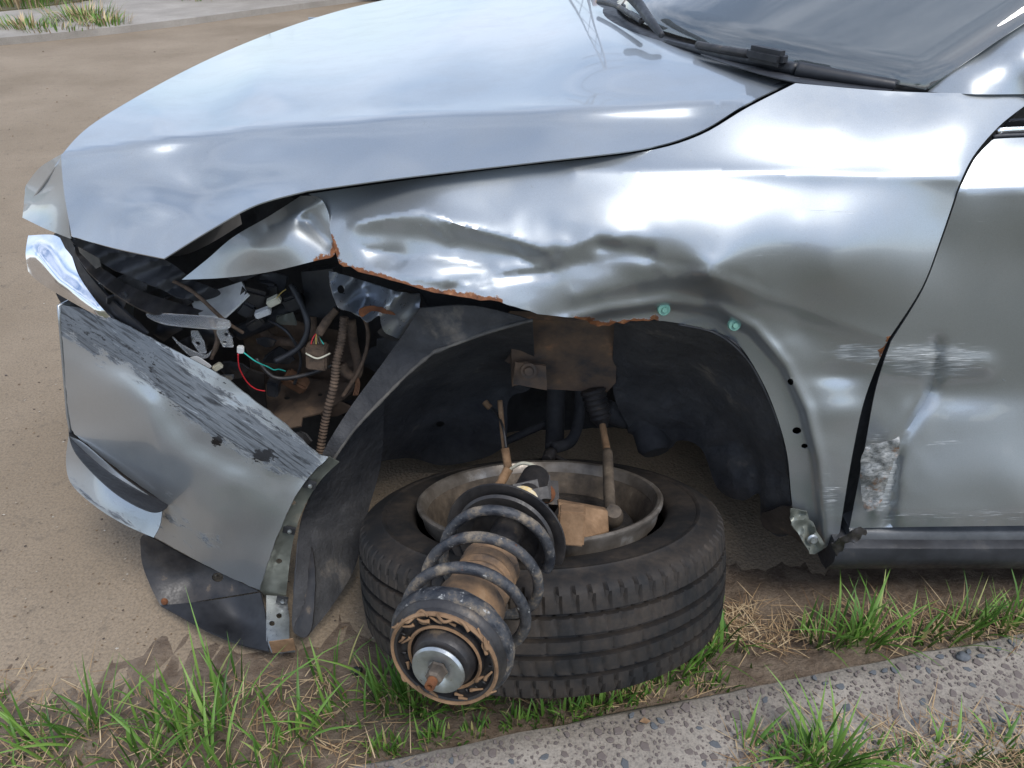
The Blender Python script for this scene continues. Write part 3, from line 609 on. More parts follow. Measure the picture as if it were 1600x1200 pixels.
panel('torn_bracket', [(1300, 850), (1318, 838), (1345, 825), (1355, 832), (1340, 845), (1320, 852), (1312, 870)], [(1300, 850, 1.0), (1345, 825, 1.0), (1312, 870, 1.02), (1330, 838, .99)], 'grimy_black', car, res=4, rag=3, thick=.002, disp=lambda x, y: .015*nz2(x, y, .09, 3))
# ---- windscreen, pillar, cowl, roof
def base(v):   # v 0..1 across the car, near -> far
    Y = 1.17+v*1.56; c = 1-(2*v-1)**2; return Vector((.625-.37*c, Y, 1.066+.012*c))
def loft(name, A, B, n, m, mat, sag=0, parent=car, thick=.004):
    V, Fs = [], []
    for i in range(n+1):
        a, b = A(i/n), B(i/n)
        for j in range(m+1):
            t = j/m; V.append(a.lerp(b, t)+Vector((-.3, 0, 1))*sag*4*t*(1-t))
    for i in range(n):
        for j in range(m): Fs.append((i*(m+1)+j, (i+1)*(m+1)+j, (i+1)*(m+1)+j+1, i*(m+1)+j+1))
    o = mk(name, V, Fs, mat, parent); md = o.modifiers.new('t', 'SOLIDIFY'); md.thickness = thick; md.offset = -1; return o
def top(v):
    Y = 1.33+v*1.24; c = 1-(2*v-1)**2; return Vector((1.48-.14*c, Y, 1.53+.03*c))
screen = loft('windscreen', base, top, 30, 16, 'glass', .03, thick=.002)
panel('pillar', [(1450, 143), (1450, 143), (1525, 82), (1600, 21), (1700, -60), (1700, -60), (1950, -110), (1950, -110), (1950, 140), (1950, 140), (1600, 147), (1490, 146)], [(1450, 143, 1.175), (1525, 82, 1.20), (1600, 21, 1.225), (1700, -60, 1.26), (1520, 125, 1.150), (1600, 85, 1.155), (1600, 147, 1.145), (1950, 140, 1.14), (1950, -110, 1.24), (1750, 60, 1.16)], 'paint', car, res=14, attrs={'scratch': lambda x, y: .2+0*x})
loft('dashboard', lambda v: base(v)+Vector((.05, 0, -.03)), lambda v: base(v)+Vector((.62, 0, -.02)), 20, 6, 'dash', .01)
loft('roof', top, lambda v: top(v)+Vector((1.6, 0, -.02)), 16, 8, 'paint', .03)
loft('scuttle', lambda v: base(v)+Vector((-.075, -.0, -.022)), lambda v: base(v)+Vector((.03, 0, -.006)), 30, 3, 'black_plastic', .0)
block('cabin_floor', (1.9, 1.95, .42), (2.6, 1.6, .06), 'under_dark', car)
for yy in (1.55, 2.35):
    s = block('seat', (1.75, yy, .78), (.5, .5, .22), 'dash', car, bev=.3); block('seat_back', (2.0, yy, 1.08), (.16, .48, .6), 'dash', s, (0, .25, 0), .3); block('headrest', (2.1, yy, 1.42), (.1, .27, .17), 'dash', s, (0, .2, 0), .3)
# wipers
def wiper(pts, j0, j1, parent=car):
    w = tube_w('wiper', pts, (.008, .006), 'black_plastic', parent, seg=8)
    return w
def scr(px, py, up=.012):     # point just above the screen/cowl line
    return px, py
wb = [P(1245, 108, 1.26), P(1300, 118, 1.235), P(1350, 126, 1.215), P(1398, 134, 1.20)]
w1 = tube_w('wiper', wb, (.012, .009), 'black_plastic', car, seg=8)
tube_w('wiper_blade', [P(1040, 66, 1.60), P(1100, 80, 1.48), P(1160, 92, 1.38), P(1245, 108, 1.27)], (.006, .010), 'black_plastic', w1, seg=8)
tube_w('wiper_arm', [P(1090, 70, 1.49), P(1130, 78, 1.42), P(1170, 84, 1.36)], .007, 'grimy_black', w1, seg=8)
wj = P(1240, 98, 1.27)-P(1165, 82, 1.35); block('wiper_joint', P(1198, 87, 1.31), (.075, .026, .024), 'black_plastic', w1, (0, -math.atan2(wj.z, math.hypot(wj.x, wj.y)), math.atan2(wj.y, wj.x)), .3)
panel('scuttle_lip', [(1095, 84), (1160, 100), (1240, 112), (1330, 126), (1395, 140), (1330, 137), (1243, 128), (1150, 104)], [(1095, 84, 1.44), (1243, 122, 1.235), (1395, 140, 1.19)], 'black_plastic', w1, res=12)
w2 = tube_w('wiper', [Pz(985, -8, 1.13), Pz(1000, 10, 1.115), Pz(1018, 35, 1.10), Pz(1034, 55, 1.085)], (.013, .006), 'black_plastic', car, seg=8)
tube_w('wiper_arm', [Pz(935, 3, 1.085), Pz(960, 8, 1.09), Pz(985, 22, 1.09), Pz(1003, 33, 1.09)], .006, 'grimy_black', w2, seg=8)
# ---- bumper
sil = [(92, 478), (97, 540), (102, 600), (106, 650), (112, 682)]
def bump_disp(x, y):
    o = -.006*cusp(pdist(x, y, [(235, 630), (250, 720), (258, 790), (300, 870)]), 20)
    o += .006*np.exp(-(pdist(x, y, [(120, 540), (240, 600), (300, 690), (420, 745)])/22)**2)+.003*nz2(x, y, .022, 6)
    o += -.006*cusp(pdist(x, y, [(505, 722), (465, 775), (430, 850), (408, 915)]), 7); return o
bump_o = [(92, 476), (92, 476), (160, 492), (228, 524), (228, 524), (300, 562), (350, 590), (392, 622), (442, 660), (492, 706), (513, 714), (513, 714), (470, 762), (440, 822), (418, 880), (405, 922), (405, 922), (330, 888), (240, 838), (240, 838), (252, 800), (256, 784), (256, 784), (190, 738), (130, 690), (112, 672), (112, 672), (104, 620), (100, 560)]
bump_c = [(92, 476, 1.25), (160, 492, 1.19), (228, 524, 1.14), (300, 562, 1.105), (392, 622, 1.075), (492, 706, 1.045), (513, 714, 1.045), (440, 822, 1.035), (405, 922, 1.045), (240, 838, 1.105), (330, 888, 1.07), (256, 784, 1.09), (130, 690, 1.20), (112, 672, 1.235), (104, 600, 1.235), (180, 600, 1.135), (250, 660, 1.085), (330, 720, 1.05), (400, 760, 1.035), (330, 800, 1.05)]
scl = [(100, 490), (160, 520), (230, 555), (290, 610), (350, 655), (410, 690), (470, 715)]
bumper = panel('bumper', bump_o, bump_c, 'paint', car, 'Y', 7, .003, bump_disp, {'scuff': lambda x, y: np.maximum.reduce([np.clip(1.15*np.exp(-(pdist(x, y, scl)/34)**2.0), 0, 1), .8*np.exp(-(pdist(x, y, [(320, 640), (400, 690), (460, 715)])/30)**2), .35*cusp(pdist(x, y, [(235, 790), (330, 850)]), 28)]), 'scratch': lambda x, y: 1+0*x, 'scrape': lambda x, y: .3*g(x, y, 330, 830, 90, 50), 'gouge': lambda x, y: np.maximum.reduce([.95*g(x, y, 340, 688, 12, 12), .9*g(x, y, 412, 712, 28, 14), .7*g(x, y, 293, 622, 5, 12), .6*g(x, y, 345, 652, 6, 5), .55*g(x, y, 190, 562, 16, 8), .48*np.exp(-(pdist(x, y, [(100, 500), (160, 530), (235, 560), (250, 600), (275, 640)])/20)**2), .5*np.exp(-pdist(x, y, [(230, 528), (300, 565), (392, 625), (490, 710)])/7)])}, rag=1.2)
bumper['label'] = 'torn silver front bumper with a wide black scuffed band'
lip = panel('bumper_lip', [(107, 682), (107, 682), (130, 694), (190, 744), (254, 790), (254, 790), (250, 820), (240, 840), (240, 840), (195, 820), (150, 792), (112, 757), (103, 722)], [(107, 682, 1.225), (130, 694, 1.185), (190, 744, 1.115), (254, 790, 1.075), (240, 840, 1.045), (150, 792, 1.085), (112, 757, 1.16), (103, 722, 1.215), (170, 760, 1.10)], 'paint', bumper, res=8, thick=.003, attrs={'scratch': lambda x, y: 1+0*x, 'scuff': lambda x, y: .42*cusp(pdist(x, y, [(112, 757), (150, 792), (240, 840)]), 14)})
panel('bumper_slot', [(108, 668), (130, 682), (195, 730), (262, 780), (240, 800), (180, 770), (120, 710)], [(108, 668, 1.27), (195, 740, 1.15), (262, 780, 1.11)], 'black_plastic', bumper, res=12)
# far part of the front end, past the silhouette
A_ = [P(x, y, 1.243) for x, y in sil]
def fr(v): i = v*4; k = min(3, int(i)); return A_[k].lerp(A_[k+1], i-k)
loft('bumper_front', fr, lambda v: fr(v)+Vector((.02, 1.40, 0)), 8, 24, 'paint', -.06, bumper)
loft('grille', lambda v: P(112, 372, 1.30).lerp(P(130, 480, 1.30), v)+Vector((.05, 0, 0)), lambda v: P(112, 372, 1.30).lerp(P(130, 480, 1.30), v)+Vector((.05, 1.35, 0)), 6, 20, 'black_plastic', 0, bumper)
loft('nose_front', lambda v: P(97, 250, 1.27).lerp(P(40, 330, 1.39), v), lambda v: P(97, 250, 1.27).lerp(P(40, 330, 1.39), v)+Vector((.13, 1.1, -.05)), 6, 20, 'paint', -.03, car)
# chrome wing
chromep = panel('chrome_trim', [(44, 368), (44, 368), (82, 367), (100, 378), (112, 400), (124, 432), (150, 470), (175, 498), (175, 498), (150, 492), (100, 465), (60, 440), (44, 424), (44, 424), (40, 396)],
                [(44, 368, 1.30), (82, 367, 1.28), (44, 424, 1.27), (75, 400, 1.265), (110, 440, 1.235), (100, 465, 1.235), (124, 432, 1.235), (150, 475, 1.20), (175, 498, 1.18)], 'chrome', bumper, res=6, thick=.006, disp=lambda x, y: -.010*np.exp(-(pdist(x, y, [(60, 400), (90, 440), (150, 485)])/14)**2))
panel('grille_edge', [(84, 366), (110, 374), (125, 410), (165, 460), (215, 505), (228, 522), (178, 500), (150, 472), (125, 432), (113, 402)], [(84, 366, 1.285), (125, 410, 1.23), (228, 522, 1.15), (165, 475, 1.20)], 'black_plastic', bumper, res=8, thick=.004)
# arch flange strip on the bumper, with clips
fl = panel('arch_flange', [(514, 714), (514, 714), (530, 722), (530, 722), (500, 752), (474, 795), (457, 850), (447, 930), (447, 930), (428, 938), (405, 922), (405, 922), (419, 880), (441, 822), (471, 762)], [(514, 714, 1.05), (530, 722, 1.055), (474, 795, 1.05), (447, 930, 1.06), (405, 922, 1.052), (441, 822, 1.042), (471, 762, 1.048)], 'olive_flange', bumper, res=6, thick=.002, disp=lambda x, y: .006*sm(2, 10, pdist(x, y, [(514, 714), (471, 762), (441, 822), (419, 880), (405, 922)])), holes=[(458, 786, 5, .8), (436, 877, 5, .8), (478, 752, 3, 1)])
for x, y in [(484, 757), (452, 828), (441, 937)]:
    c = P(x, y, 1.045); b = block('clip', c, (.024, .006, .018), 'black_plastic', bumper, (0, .3, 0)); lathe('clip_screw', [(0, .004), (.004, .003), (.0045, 0), (0, 0)], c+Vector((.002, -.004, 0)), (0, -1, .2), 'zinc', b, 12)
panel('bumper_bracket', [(416, 930), (448, 932), (452, 965), (452, 1000), (460, 1004), (461, 1018), (424, 1019), (416, 1000)], [(416, 930, 1.055), (448, 932, 1.065), (452, 1000, .955), (461, 1018, .925), (424, 1019, .925), (416, 1000, .955)], 'zinc', bumper, res=7, thick=.003, sharp=True, holes=[(436, 962, 4.5, .9), (425, 974, 4.5, .9)])
panel('rusty_tip', [(420, 1003), (458, 998), (462, 1016), (426, 1021)], .918, 'dirt_brown', bumper, res=7, sharp=True)
tray = panel('undertray', [(219, 842), (219, 842), (232, 838), (300, 874), (405, 924), (405, 924), (330, 936), (262, 948), (250, 945), (250, 945), (236, 918), (222, 880)], [(219, 842, 1.13), (232, 838, 1.12), (405, 924, 1.06), (250, 945, 1.05), (300, 900, 1.11), (330, 936, 1.065)], 'grimy_black', bumper, res=8, thick=.003, holes=[(340, 902, 9, .8)])
panel('undertray_flap', [(250, 946), (250, 946), (330, 938), (406, 926), (406, 926), (414, 960), (420, 1018), (420, 1018), (380, 1008), (330, 988), (285, 965)], [(250, 946, 1.045), (406, 926, 1.045), (330, 938, 1.055), (420, 1018, .925), (330, 988, .96), (370, 970, 1.02)], 'black_plastic', bumper, res=8, thick=.003)
lathe('screw', [(0, .004), (.006, .003), (.008, 0), (0, 0)], P(257, 940, 1.04), (0, -1, .5), 'rust', bumper, 12)
# ---- headlamp cavity and engine bay
bay = panel('inner_panel', [(110, 370), (280, 400), (480, 310), (640, 440), (660, 520), (560, 700), (480, 720), (300, 600), (100, 480)], [(110, 400, 1.50), (640, 460, 1.50), (520, 700, 1.52), (300, 560, 1.52), (400, 480, 1.58)], 'under_dark', car, res=24)
panel('headlamp_shroud', [(116, 374), (250, 404), (300, 436), (345, 458), (300, 470), (235, 445), (160, 412)], [(116, 374, 1.25), (250, 404, 1.22), (345, 458, 1.20), (200, 430, 1.20), (235, 445, 1.18)], 'black_plastic', car, res=8, thick=.004, disp=lambda x, y: .008*np.sin((x*.4+y)*.16))
panel('headlamp_shroud', [(118, 385), (150, 412), (215, 452), (300, 480), (330, 492), (240, 490), (170, 452), (128, 412)], [(118, 385, 1.23), (215, 452, 1.19), (330, 492, 1.19), (170, 452, 1.17)], 'grimy_black', car, res=8, thick=.004, disp=lambda x, y: .006*np.sin((x+y)*.11))
panel('shroud_edge', [(122, 386), (155, 404), (158, 416), (150, 420), (124, 394)], 1.185, 'liner_edge', car, res=8, sharp=True)
hs = panel('headlamp_housing', [(295, 467), (350, 449), (377, 440), (388, 460), (371, 477), (352, 494), (312, 492)], [(295, 467, 1.22), (377, 440, 1.24), (312, 492, 1.18), (352, 494, 1.18), (345, 468, 1.24)], 'white_plastic', car, res=6, thick=.004, sharp=True, disp=lambda x, y: -.006*cusp(pdist(x, y, [(305, 472), (360, 458), (375, 470)]), 5))
for nm, x, y, Y, sz, mt, rt in [('motor', 398, 460, 1.24, (.05, .05, .04), 'grimy_black', .4), ('motor', 412, 448, 1.27, (.05, .04, .03), 'black_plastic', .2), ('plug', 428, 470, 1.21, (.026, .018, .014), 'cream_plastic', -.4), ('plug', 411, 488, 1.20, (.03, .018, .012), 'white_plastic', -.3), ('relay', 458, 470, 1.25, (.035, .03, .03), 'black_plastic', -.3), ('plug', 376, 546, 1.15, (.012, .01, .014), 'white_plastic', .2), ('clip', 340, 573, 1.16, (.018, .01, .012), 'cream_plastic', -.5), ('motor', 385, 480, 1.22, (.03, .03, .03), 'black_plastic', .7), ('bulb_holder', 400, 500, 1.25, (.035, .04, .02), 'grimy_black', -.5)]:
    block(nm, P(x, y, Y), sz, mt, hs, (0, rt, .2), .18)
panel('lens_shard', [(230, 489), (300, 492), (345, 497), (360, 503), (350, 512), (300, 510), (250, 503)], [(230, 489, 1.16), (360, 503, 1.13), (300, 510, 1.12)], 'clear', car, res=8, thick=.004)
panel('lens_shard', [(340, 505), (358, 502), (355, 518), (362, 530), (364, 543), (348, 542), (338, 520)], 1.13, 'clear', car, res=5, thick=.004, sharp=True, holes=[(353, 523, 4, .9), (351, 535, 4, .6)])
panel('lens_shard', [(298, 518), (308, 518), (318, 535), (322, 552), (312, 552), (300, 535)], 1.14, 'clear', car, res=5, thick=.004, sharp=True, holes=[(309, 537, 4, .9)])
panel('lens_shard', [(269, 527), (285, 540), (318, 555), (330, 548), (322, 560), (295, 555)], 1.14, 'clear', car, res=5, thick=.003)
panel('lens_shard', [(288, 566), (305, 557), (322, 566), (330, 574), (310, 574)], 1.13, 'white_plastic', car, res=5)
tube('support_bar', [(372, 520, 1.28), (420, 500, 1.28), (475, 470, 1.28)], .016, 'black_plastic', car)
panel('battery_box', [(470, 425), (520, 420), (528, 470), (515, 500), (480, 492)], [(470, 425, 1.28), (520, 420, 1.26), (500, 495, 1.26)], 'black_plastic', car, res=12, thick=.03, sharp=True)
panel('crossmember', [(380, 512), (430, 505), (540, 520), (560, 560), (540, 600), (410, 600), (390, 560)], [(380, 512, 1.40), (540, 520, 1.40), (560, 590, 1.34), (410, 600, 1.34), (460, 550, 1.42)], 'bay_brown', car, res=10, thick=.004, disp=lambda x, y: .012*np.sin(y*.13))
panel('rusty_bracket', [(414, 600), (470, 590), (557, 600), (550, 612), (532, 626), (500, 645), (479, 650), (472, 652), (470, 665), (440, 671), (417, 648)], [(414, 600, 1.33), (557, 605, 1.30), (440, 671, 1.20), (480, 640, 1.24)], 'bay_brown', car, res=8, thick=.004, sharp=True, holes=[(448, 621, 5, .7), (500, 616, 4, .8)])
block('rusty_block', P(462, 596, 1.26), (.05, .03, .03), 'bay_rust', car, (.3, .65, 0))
block('sensor', P(428, 604, 1.22), (.022, .03, .035), 'black_plastic', car, (0, .2, 0))
panel('brace', [(378, 575), (412, 585), (416, 640), (400, 630), (385, 600)], 1.24, 'grimy_black', car, res=8, sharp=True, thick=.006)
tube('red_wire', [(372, 553, 1.145), (374, 575, 1.15), (386, 597, 1.16), (400, 608, 1.17), (414, 611, 1.18)], .0013, 'red_wire', car, seg=6)
tube('teal_wire', [(381, 551, 1.145), (400, 565, 1.15), (418, 573, 1.17), (428, 578, 1.18), (436, 577, 1.19), (446, 580, 1.2)], .0013, 'teal_wire', car, seg=6)
tube('yellow_wire', [(432, 466, 1.2), (440, 457, 1.21), (447, 452, 1.22)], .001, 'yellow_wire', car, seg=6)
tube('wiring_loom', [(526, 484, 1.20), (512, 500, 1.19), (498, 522, 1.18)], .0085, 'loom', car, jit=.3)
tube('wiring_loom', [(400, 505, 1.3), (425, 530, 1.27), (455, 536, 1.25), (482, 550, 1.22)], .0085, 'loom', car, jit=.4)
tube('wiring_loom', [(488, 495, 1.24), (489, 530, 1.22)], .008, 'loom', car)
cn = block('connector', P(496, 556, 1.17), (.038, .028, .05), 'loom', car, (0, .12, 0), .12)
for k in range(6): tube('wire', [(486+k*4, 538, 1.165), (489+k*2.4, 528+k % 2*3, 1.17), (495, 520, 1.18)], .0012, ['red_wire', 'loom', 'yellow_wire', 'grimy_black', 'loom', 'teal_wire'][k], cn, seg=5)
tube('connector_band', [(478, 552, 1.158), (496, 560, 1.150), (516, 552, 1.158)], .0018, 'cream_plastic', cn, seg=6)
tube('corrugated_hose', [(538, 495, 1.19), (534, 530, 1.18), (526, 565, 1.16), (522, 600, 1.15), (512, 640, 1.14), (505, 675, 1.13), (500, 708, 1.12)], .0072, 'loom', car, rib=.0011, ribn=42, seg=12)
tube('pipe', [(548, 500, 1.24), (553, 540, 1.23), (560, 572, 1.21), (555, 588, 1.2), (542, 583, 1.2), (534, 570, 1.2)], .0095, 'loom', car, jit=.2)
for k in range(4): tube('wire', [(555+k, 586, 1.19), (556+k*2, 600, 1.18), (552+k*2.2, 618, 1.17)], .001, 'bay_rust', car, seg=5)
panel('crushed_bracket', [(514, 424), (514, 424), (545, 431), (620, 455), (657, 460), (657, 460), (652, 492), (626, 530), (626, 530), (600, 518), (592, 494), (574, 503), (560, 492), (530, 480), (518, 452)], [(514, 424, 1.13), (620, 455, 1.10), (657, 460, 1.12), (626, 530, 1.14), (592, 494, 1.09), (560, 480, 1.13), (530, 480, 1.09), (575, 455, 1.16)], 'bracket_silver', car, res=6, thick=.002, rag=1.5, disp=lambda x, y: .016*np.sin(x*.09+y*.04)*np.sin(y*.07)+.008*nz2(x, y, .04, 2), holes=[(533, 452, 6, 1.1)])
panel('rust_edge', [(560, 484), (580, 478), (600, 482), (618, 492), (602, 490), (580, 486), (566, 496)], 1.085, 'rust', car, res=5, rag=1)
panel('bracket_wall', [(620, 455), (657, 460), (655, 490), (628, 532), (590, 520), (610, 500)], 1.17, 'grimy_black', car, res=9)
rc = random.Random(21)
for k, (x, y, Y, r, mt) in enumerate([(250, 452, 1.22, 26, 'black_plastic'), (280, 470, 1.20, 22, 'grimy_black'), (200, 440, 1.21, 24, 'liner'), (330, 520, 1.22, 24, 'black_plastic'), (300, 545, 1.21, 22, 'grimy_black'), (260, 515, 1.20, 20, 'black_plastic'), (365, 575, 1.2, 18, 'black_plastic'), (345, 595, 1.17, 14, 'bracket_silver'), (455, 520, 1.3, 24, 'bay_brown'), (440, 560, 1.27, 20, 'under_dark'), (520, 640, 1.25, 22, 'bay_brown'), (470, 690, 1.2, 18, 'under_dark'), (545, 640, 1.28, 22, 'under_dark'), (430, 440, 1.27, 22, 'black_plastic'), (375, 430, 1.25, 20, 'liner'), (590, 560, 1.26, 26, 'under_dark'), (610, 540, 1.22, 16, 'liner'), (180, 470, 1.18, 16, 'black_plastic'), (445, 500, 1.24, 14, 'olive_flange'), (415, 535, 1.22, 12, 'black_plastic')]):
    q = []
    for j in range(7):
        a = 2*math.pi*j/7+rc.uniform(-.3, .3); rr = r*rc.uniform(.55, 1.25); q.append((x+rr*1.25*math.cos(a), y+rr*.8*math.sin(a)))
    panel('broken_piece', q, [(q[0][0], q[0][1], Y-.02), (q[2][0], q[2][1], Y+.02), (q[4][0], q[4][1], Y-.01), (q[5][0], q[5][1], Y+.015)], mt, car, res=6, thick=.004, sharp=True, disp=lambda x, y: .010*nz2(x, y, .06, k))
for p in [[(250, 430, 1.2), (300, 455, 1.18), (350, 500, 1.17), (380, 520, 1.18)], [(420, 500, 1.24), (450, 520, 1.22), (470, 560, 1.22), (460, 600, 1.23)], [(455, 445, 1.24), (480, 500, 1.2), (470, 540, 1.19), (430, 565, 1.18)], [(560, 470, 1.2), (575, 520, 1.2), (565, 570, 1.19), (535, 620, 1.17)], [(330, 500, 1.16), (340, 530, 1.15), (330, 560, 1.15)], [(400, 560, 1.2), (430, 590, 1.19), (480, 585, 1.2), (520, 570, 1.2)]]:
    tube('wiring_loom', p, rc.uniform(.003, .006), rc.choice(['loom', 'grimy_black', 'black_plastic']), car, seg=7, jit=.25)
# ---- wheel well
panel('liner_lip', [(655, 482), (655, 482), (740, 478), (832, 500), (832, 500), (760, 520), (690, 546), (640, 582), (600, 622), (550, 675), (505, 742), (505, 742), (496, 735), (508, 700), (545, 640), (585, 585), (625, 530)], [(655, 482, 1.10), (832, 500, 1.065), (690, 546, 1.085), (600, 622, 1.09), (505, 742, 1.07), (545, 640, 1.10), (625, 530, 1.12), (650, 530, 1.115), (580, 620, 1.11)], 'liner', car, res=7, thick=.003, disp=lambda x, y: .010*nz2(x, y, .03, 7))
tube('liner_edge', [(832, 500, 1.06), (760, 520, 1.072), (690, 546, 1.08), (675, 553, 1.08), (640, 582, 1.083), (600, 622, 1.085), (550, 676, 1.08), (506, 742, 1.066)], .0030, 'liner_edge', car, jit=.6)
panel('front_liner', [(505, 735), (505, 735), (560, 668), (600, 625), (600, 625), (596, 720), (575, 800), (555, 885), (520, 945), (486, 988), (486, 988), (458, 985), (462, 900), (470, 820), (490, 765)], [(505, 735, 1.075), (600, 625, 1.18), (596, 720, 1.26), (555, 885, 1.10), (486, 988, .955), (458, 985, .95), (470, 820, 1.065), (540, 780, 1.15), (510, 880, 1.06)], 'liner', car, res=8, thick=.003, disp=lambda x, y: .014*nz2(x, y, .018, 5)+.007*np.abs(nz2(x, y, .05, 2)))
panel('liner_flange', [(466, 860), (484, 850), (492, 900), (486, 985), (462, 990), (458, 930)], [(466, 860, 1.06), (486, 985, .94), (458, 930, 1.0)], 'grimy_black', car, res=6, rag=1, thick=.003, holes=[(472, 940, 5, 1.3)])
panel('inner_wing', [(560, 668), (640, 580), (690, 548), (832, 500), (832, 500), (832, 600), (795, 625), (784, 700), (700, 727), (640, 716), (585, 724), (560, 740)], [(560, 668, 1.22), (690, 548, 1.16), (832, 500, 1.14), (832, 600, 1.42), (784, 700, 1.46), (640, 716, 1.42), (585, 724, 1.32), (680, 620, 1.40), (750, 560, 1.36)], 'liner', car, res=9, thick=.003, disp=lambda x, y: .022*nz2(x, y, .014, 5)+.012*np.abs(nz2(x, y, .035, 9))+.012*np.exp(-(pdist(x, y, [(560, 660), (700, 640), (800, 600)])/9)**2), holes=[(688, 663, 7, .7)])
rail = panel('chassis_rail', [(798, 498), (966, 505), (966, 505), (962, 598), (944, 618), (925, 612), (856, 608), (852, 592), (800, 604)], [(798, 498, 1.27), (966, 505, 1.27), (962, 598, 1.33), (800, 604, 1.34), (860, 550, 1.32), (930, 560, 1.31)], 'rail_brown', car, res=8, thick=.02, sharp=True)
panel('rail_plate', [(805, 566), (853, 572), (855, 610), (802, 600)], 1.29, 'rail_brown', rail, res=9, thick=.005, sharp=True)
lathe('bolt', [(0, .010), (.009, .010), (.011, .004), (.017, .003), (.017, 0), (0, 0)], P(826, 579, 1.286), (0, -1, .3), 'rail_brown', rail, 14)
panel('rear_liner', [(960, 505), (960, 505), (1030, 502), (1095, 514), (1148, 537), (1186, 592), (1211, 650), (1228, 712), (1235, 780), (1242, 832), (1242, 832), (1215, 838), (1190, 815), (1186, 772), (1160, 782), (1122, 764), (1096, 702), (1062, 688), (1045, 702), (1008, 706), (985, 672), (958, 610)], [(960, 505, 1.22), (1030, 502, 1.09), (1095, 514, 1.07), (1186, 592, 1.075), (1228, 712, 1.085), (1242, 832, 1.10), (1190, 815, 1.16), (1122, 764, 1.26), (1096, 702, 1.30), (1045, 702, 1.36), (985, 672, 1.38), (958, 610, 1.34), (1050, 600, 1.30), (1130, 650, 1.24), (1180, 720, 1.17), (1080, 560, 1.20)], 'liner', car, res=8, thick=.003,
      disp=lambda x, y: .022*nz2(x, y, .014, 2)+.014*np.abs(nz2(x, y, .035, 4))-.012*cusp(pdist(x, y, [(1000, 540), (1060, 590), (1070, 650)]), 8)-.012*cusp(pdist(x, y, [(1100, 545), (1120, 600), (1180, 640)]), 8)+.02*cusp(pdist(x, y, [(1110, 700), (1150, 690), (1180, 720), (1185, 765)]), 8)-.014*cusp(pdist(x, y, [(1165, 600), (1125, 640), (1105, 700)]), 10)-.018*cusp(pdist(x, y, [(1185, 660), (1195, 740), (1200, 800)]), 14))
tube('liner_edge', [(1060, 507, 1.06), (1120, 522, 1.055), (1165, 560, 1.055), (1195, 612, 1.06), (1218, 672, 1.06), (1232, 745, 1.07)], .0022, 'black_plastic', car, jit=.5)
panel('lower_bracket', [(1190, 805), (1235, 790), (1248, 822), (1272, 850), (1266, 862), (1236, 836), (1200, 830)], [(1190, 805, 1.12), (1248, 822, 1.06), (1266, 862, 1.05)], 'grimy_black', car, res=7, thick=.004, rag=1.5)
panel('crumpled_corner', [(1236, 795), (1258, 800), (1272, 824), (1290, 852), (1268, 866), (1250, 838), (1236, 815)], [(1236, 795, 1.045), (1258, 800, 1.05), (1290, 852, 1.04), (1250, 838, 1.035)], 'olive_flange', car, res=4, thick=.002, rag=2.5, disp=lambda x, y: .022*nz2(x, y, .07, 1))
lathe('bolt', [(0, .006), (.006, .006), (.007, .002), (.011, 0), (0, 0)], P(1270, 843, 1.03), (0, -1, .3), 'zinc', car, 12)
# dark back sheet behind everything, and underbody blocks added to stop light
panel('subframe', [(540, 560), (1260, 540), (1290, 700), (1200, 735), (900, 745), (560, 748)], [(540, 560, 1.60), (1260, 540, 1.60), (1290, 700, 1.66), (560, 748, 1.66), (900, 650, 1.72)], 'under_dark', car, res=16, thick=.01, disp=lambda x, y: .05*nz2(x, y, .012, 3)+.02*nz2(x, y, .04, 6))
block('underbody', (1.0, 2.25, .27), (3.6, 1.0, .10), 'under_dark', car)
block('underbody', (1.75, 1.45, .24), (2.3, .70, .10), 'under_dark', car)
block('engine', (-.15, 2.0, .60), (.9, 1.0, .55), 'under_dark', car, bev=.1)
loft('side_panel', lambda v: Vector((-.7+v*3.4, 2.85, .25)), lambda v: Vector((-.7+v*3.4, 2.80, .95)), 10, 4, 'paint', 0)  # unseen far side, added to block light under the car
wl = lathe('wheel', [(.0, .1), (.22, .1), (.25, .11), (.34, .1), (.362, .07), (.362, -.07), (.34, -.1), (.25, -.11), (.22, -.1), (0, -.1)], (.07, 2.72, .36), (0, 1, 0), 'tyre', car, 40)
# suspension bits still on the car
bt = lathe('steering_boot', [(0, -.005)]+[(.026-.0005*k+(.004 if k % 2 else 0), .006*k) for k in range(13)]+[(.014, .082), (.010, .09), (0, .09)], P(926, 608, 1.34), P(944, 672, 1.30)-P(926, 608, 1.34), 'grimy_black', car, 24)
tr = tube('tie_rod', [(941, 662, 1.30), (946, 690, 1.24), (949, 708, 1.20)], (.0075, .0085), 'dirt_brown', car)
tube('tie_rod_sleeve', [(949, 706, 1.20), (951, 750, 1.10), (953, 802, .995)], .0112, 'dusty_metal', tr)
lathe('ball_joint', [(0, .024), (.014, .022), (.019, .010), (.020, -.006), (.014, -.018), (.010, -.026), (0, -.026)], P(957, 808, .985), (0, -.3, 1), 'dusty_metal', tr, 20)
tube('drop_link', [(781, 626, 1.28), (786, 680, 1.22), (793, 735, 1.17)], .0055, 'dirt_brown', car)
tube('drop_link_sleeve', [(789, 700, 1.195), (795, 738, 1.165)], .009, 'dirt_brown', car)
tube('sensor_cable', [(760, 632, 1.30), (775, 645, 1.27), (786, 668, 1.22), (791, 700, 1.19)], .0028, 'grimy_black', car)
lathe('cable_plug', [(0, .012), (.007, .010), (.007, -.008), (0, -.01)], P(761, 632, 1.295), (.6, -.4, -.5), 'dirt_brown', car, 12)
tube('control_arm', [(870, 585, 1.55), (868, 650, 1.50), (866, 700, 1.42)], .024, 'under_dark', car)
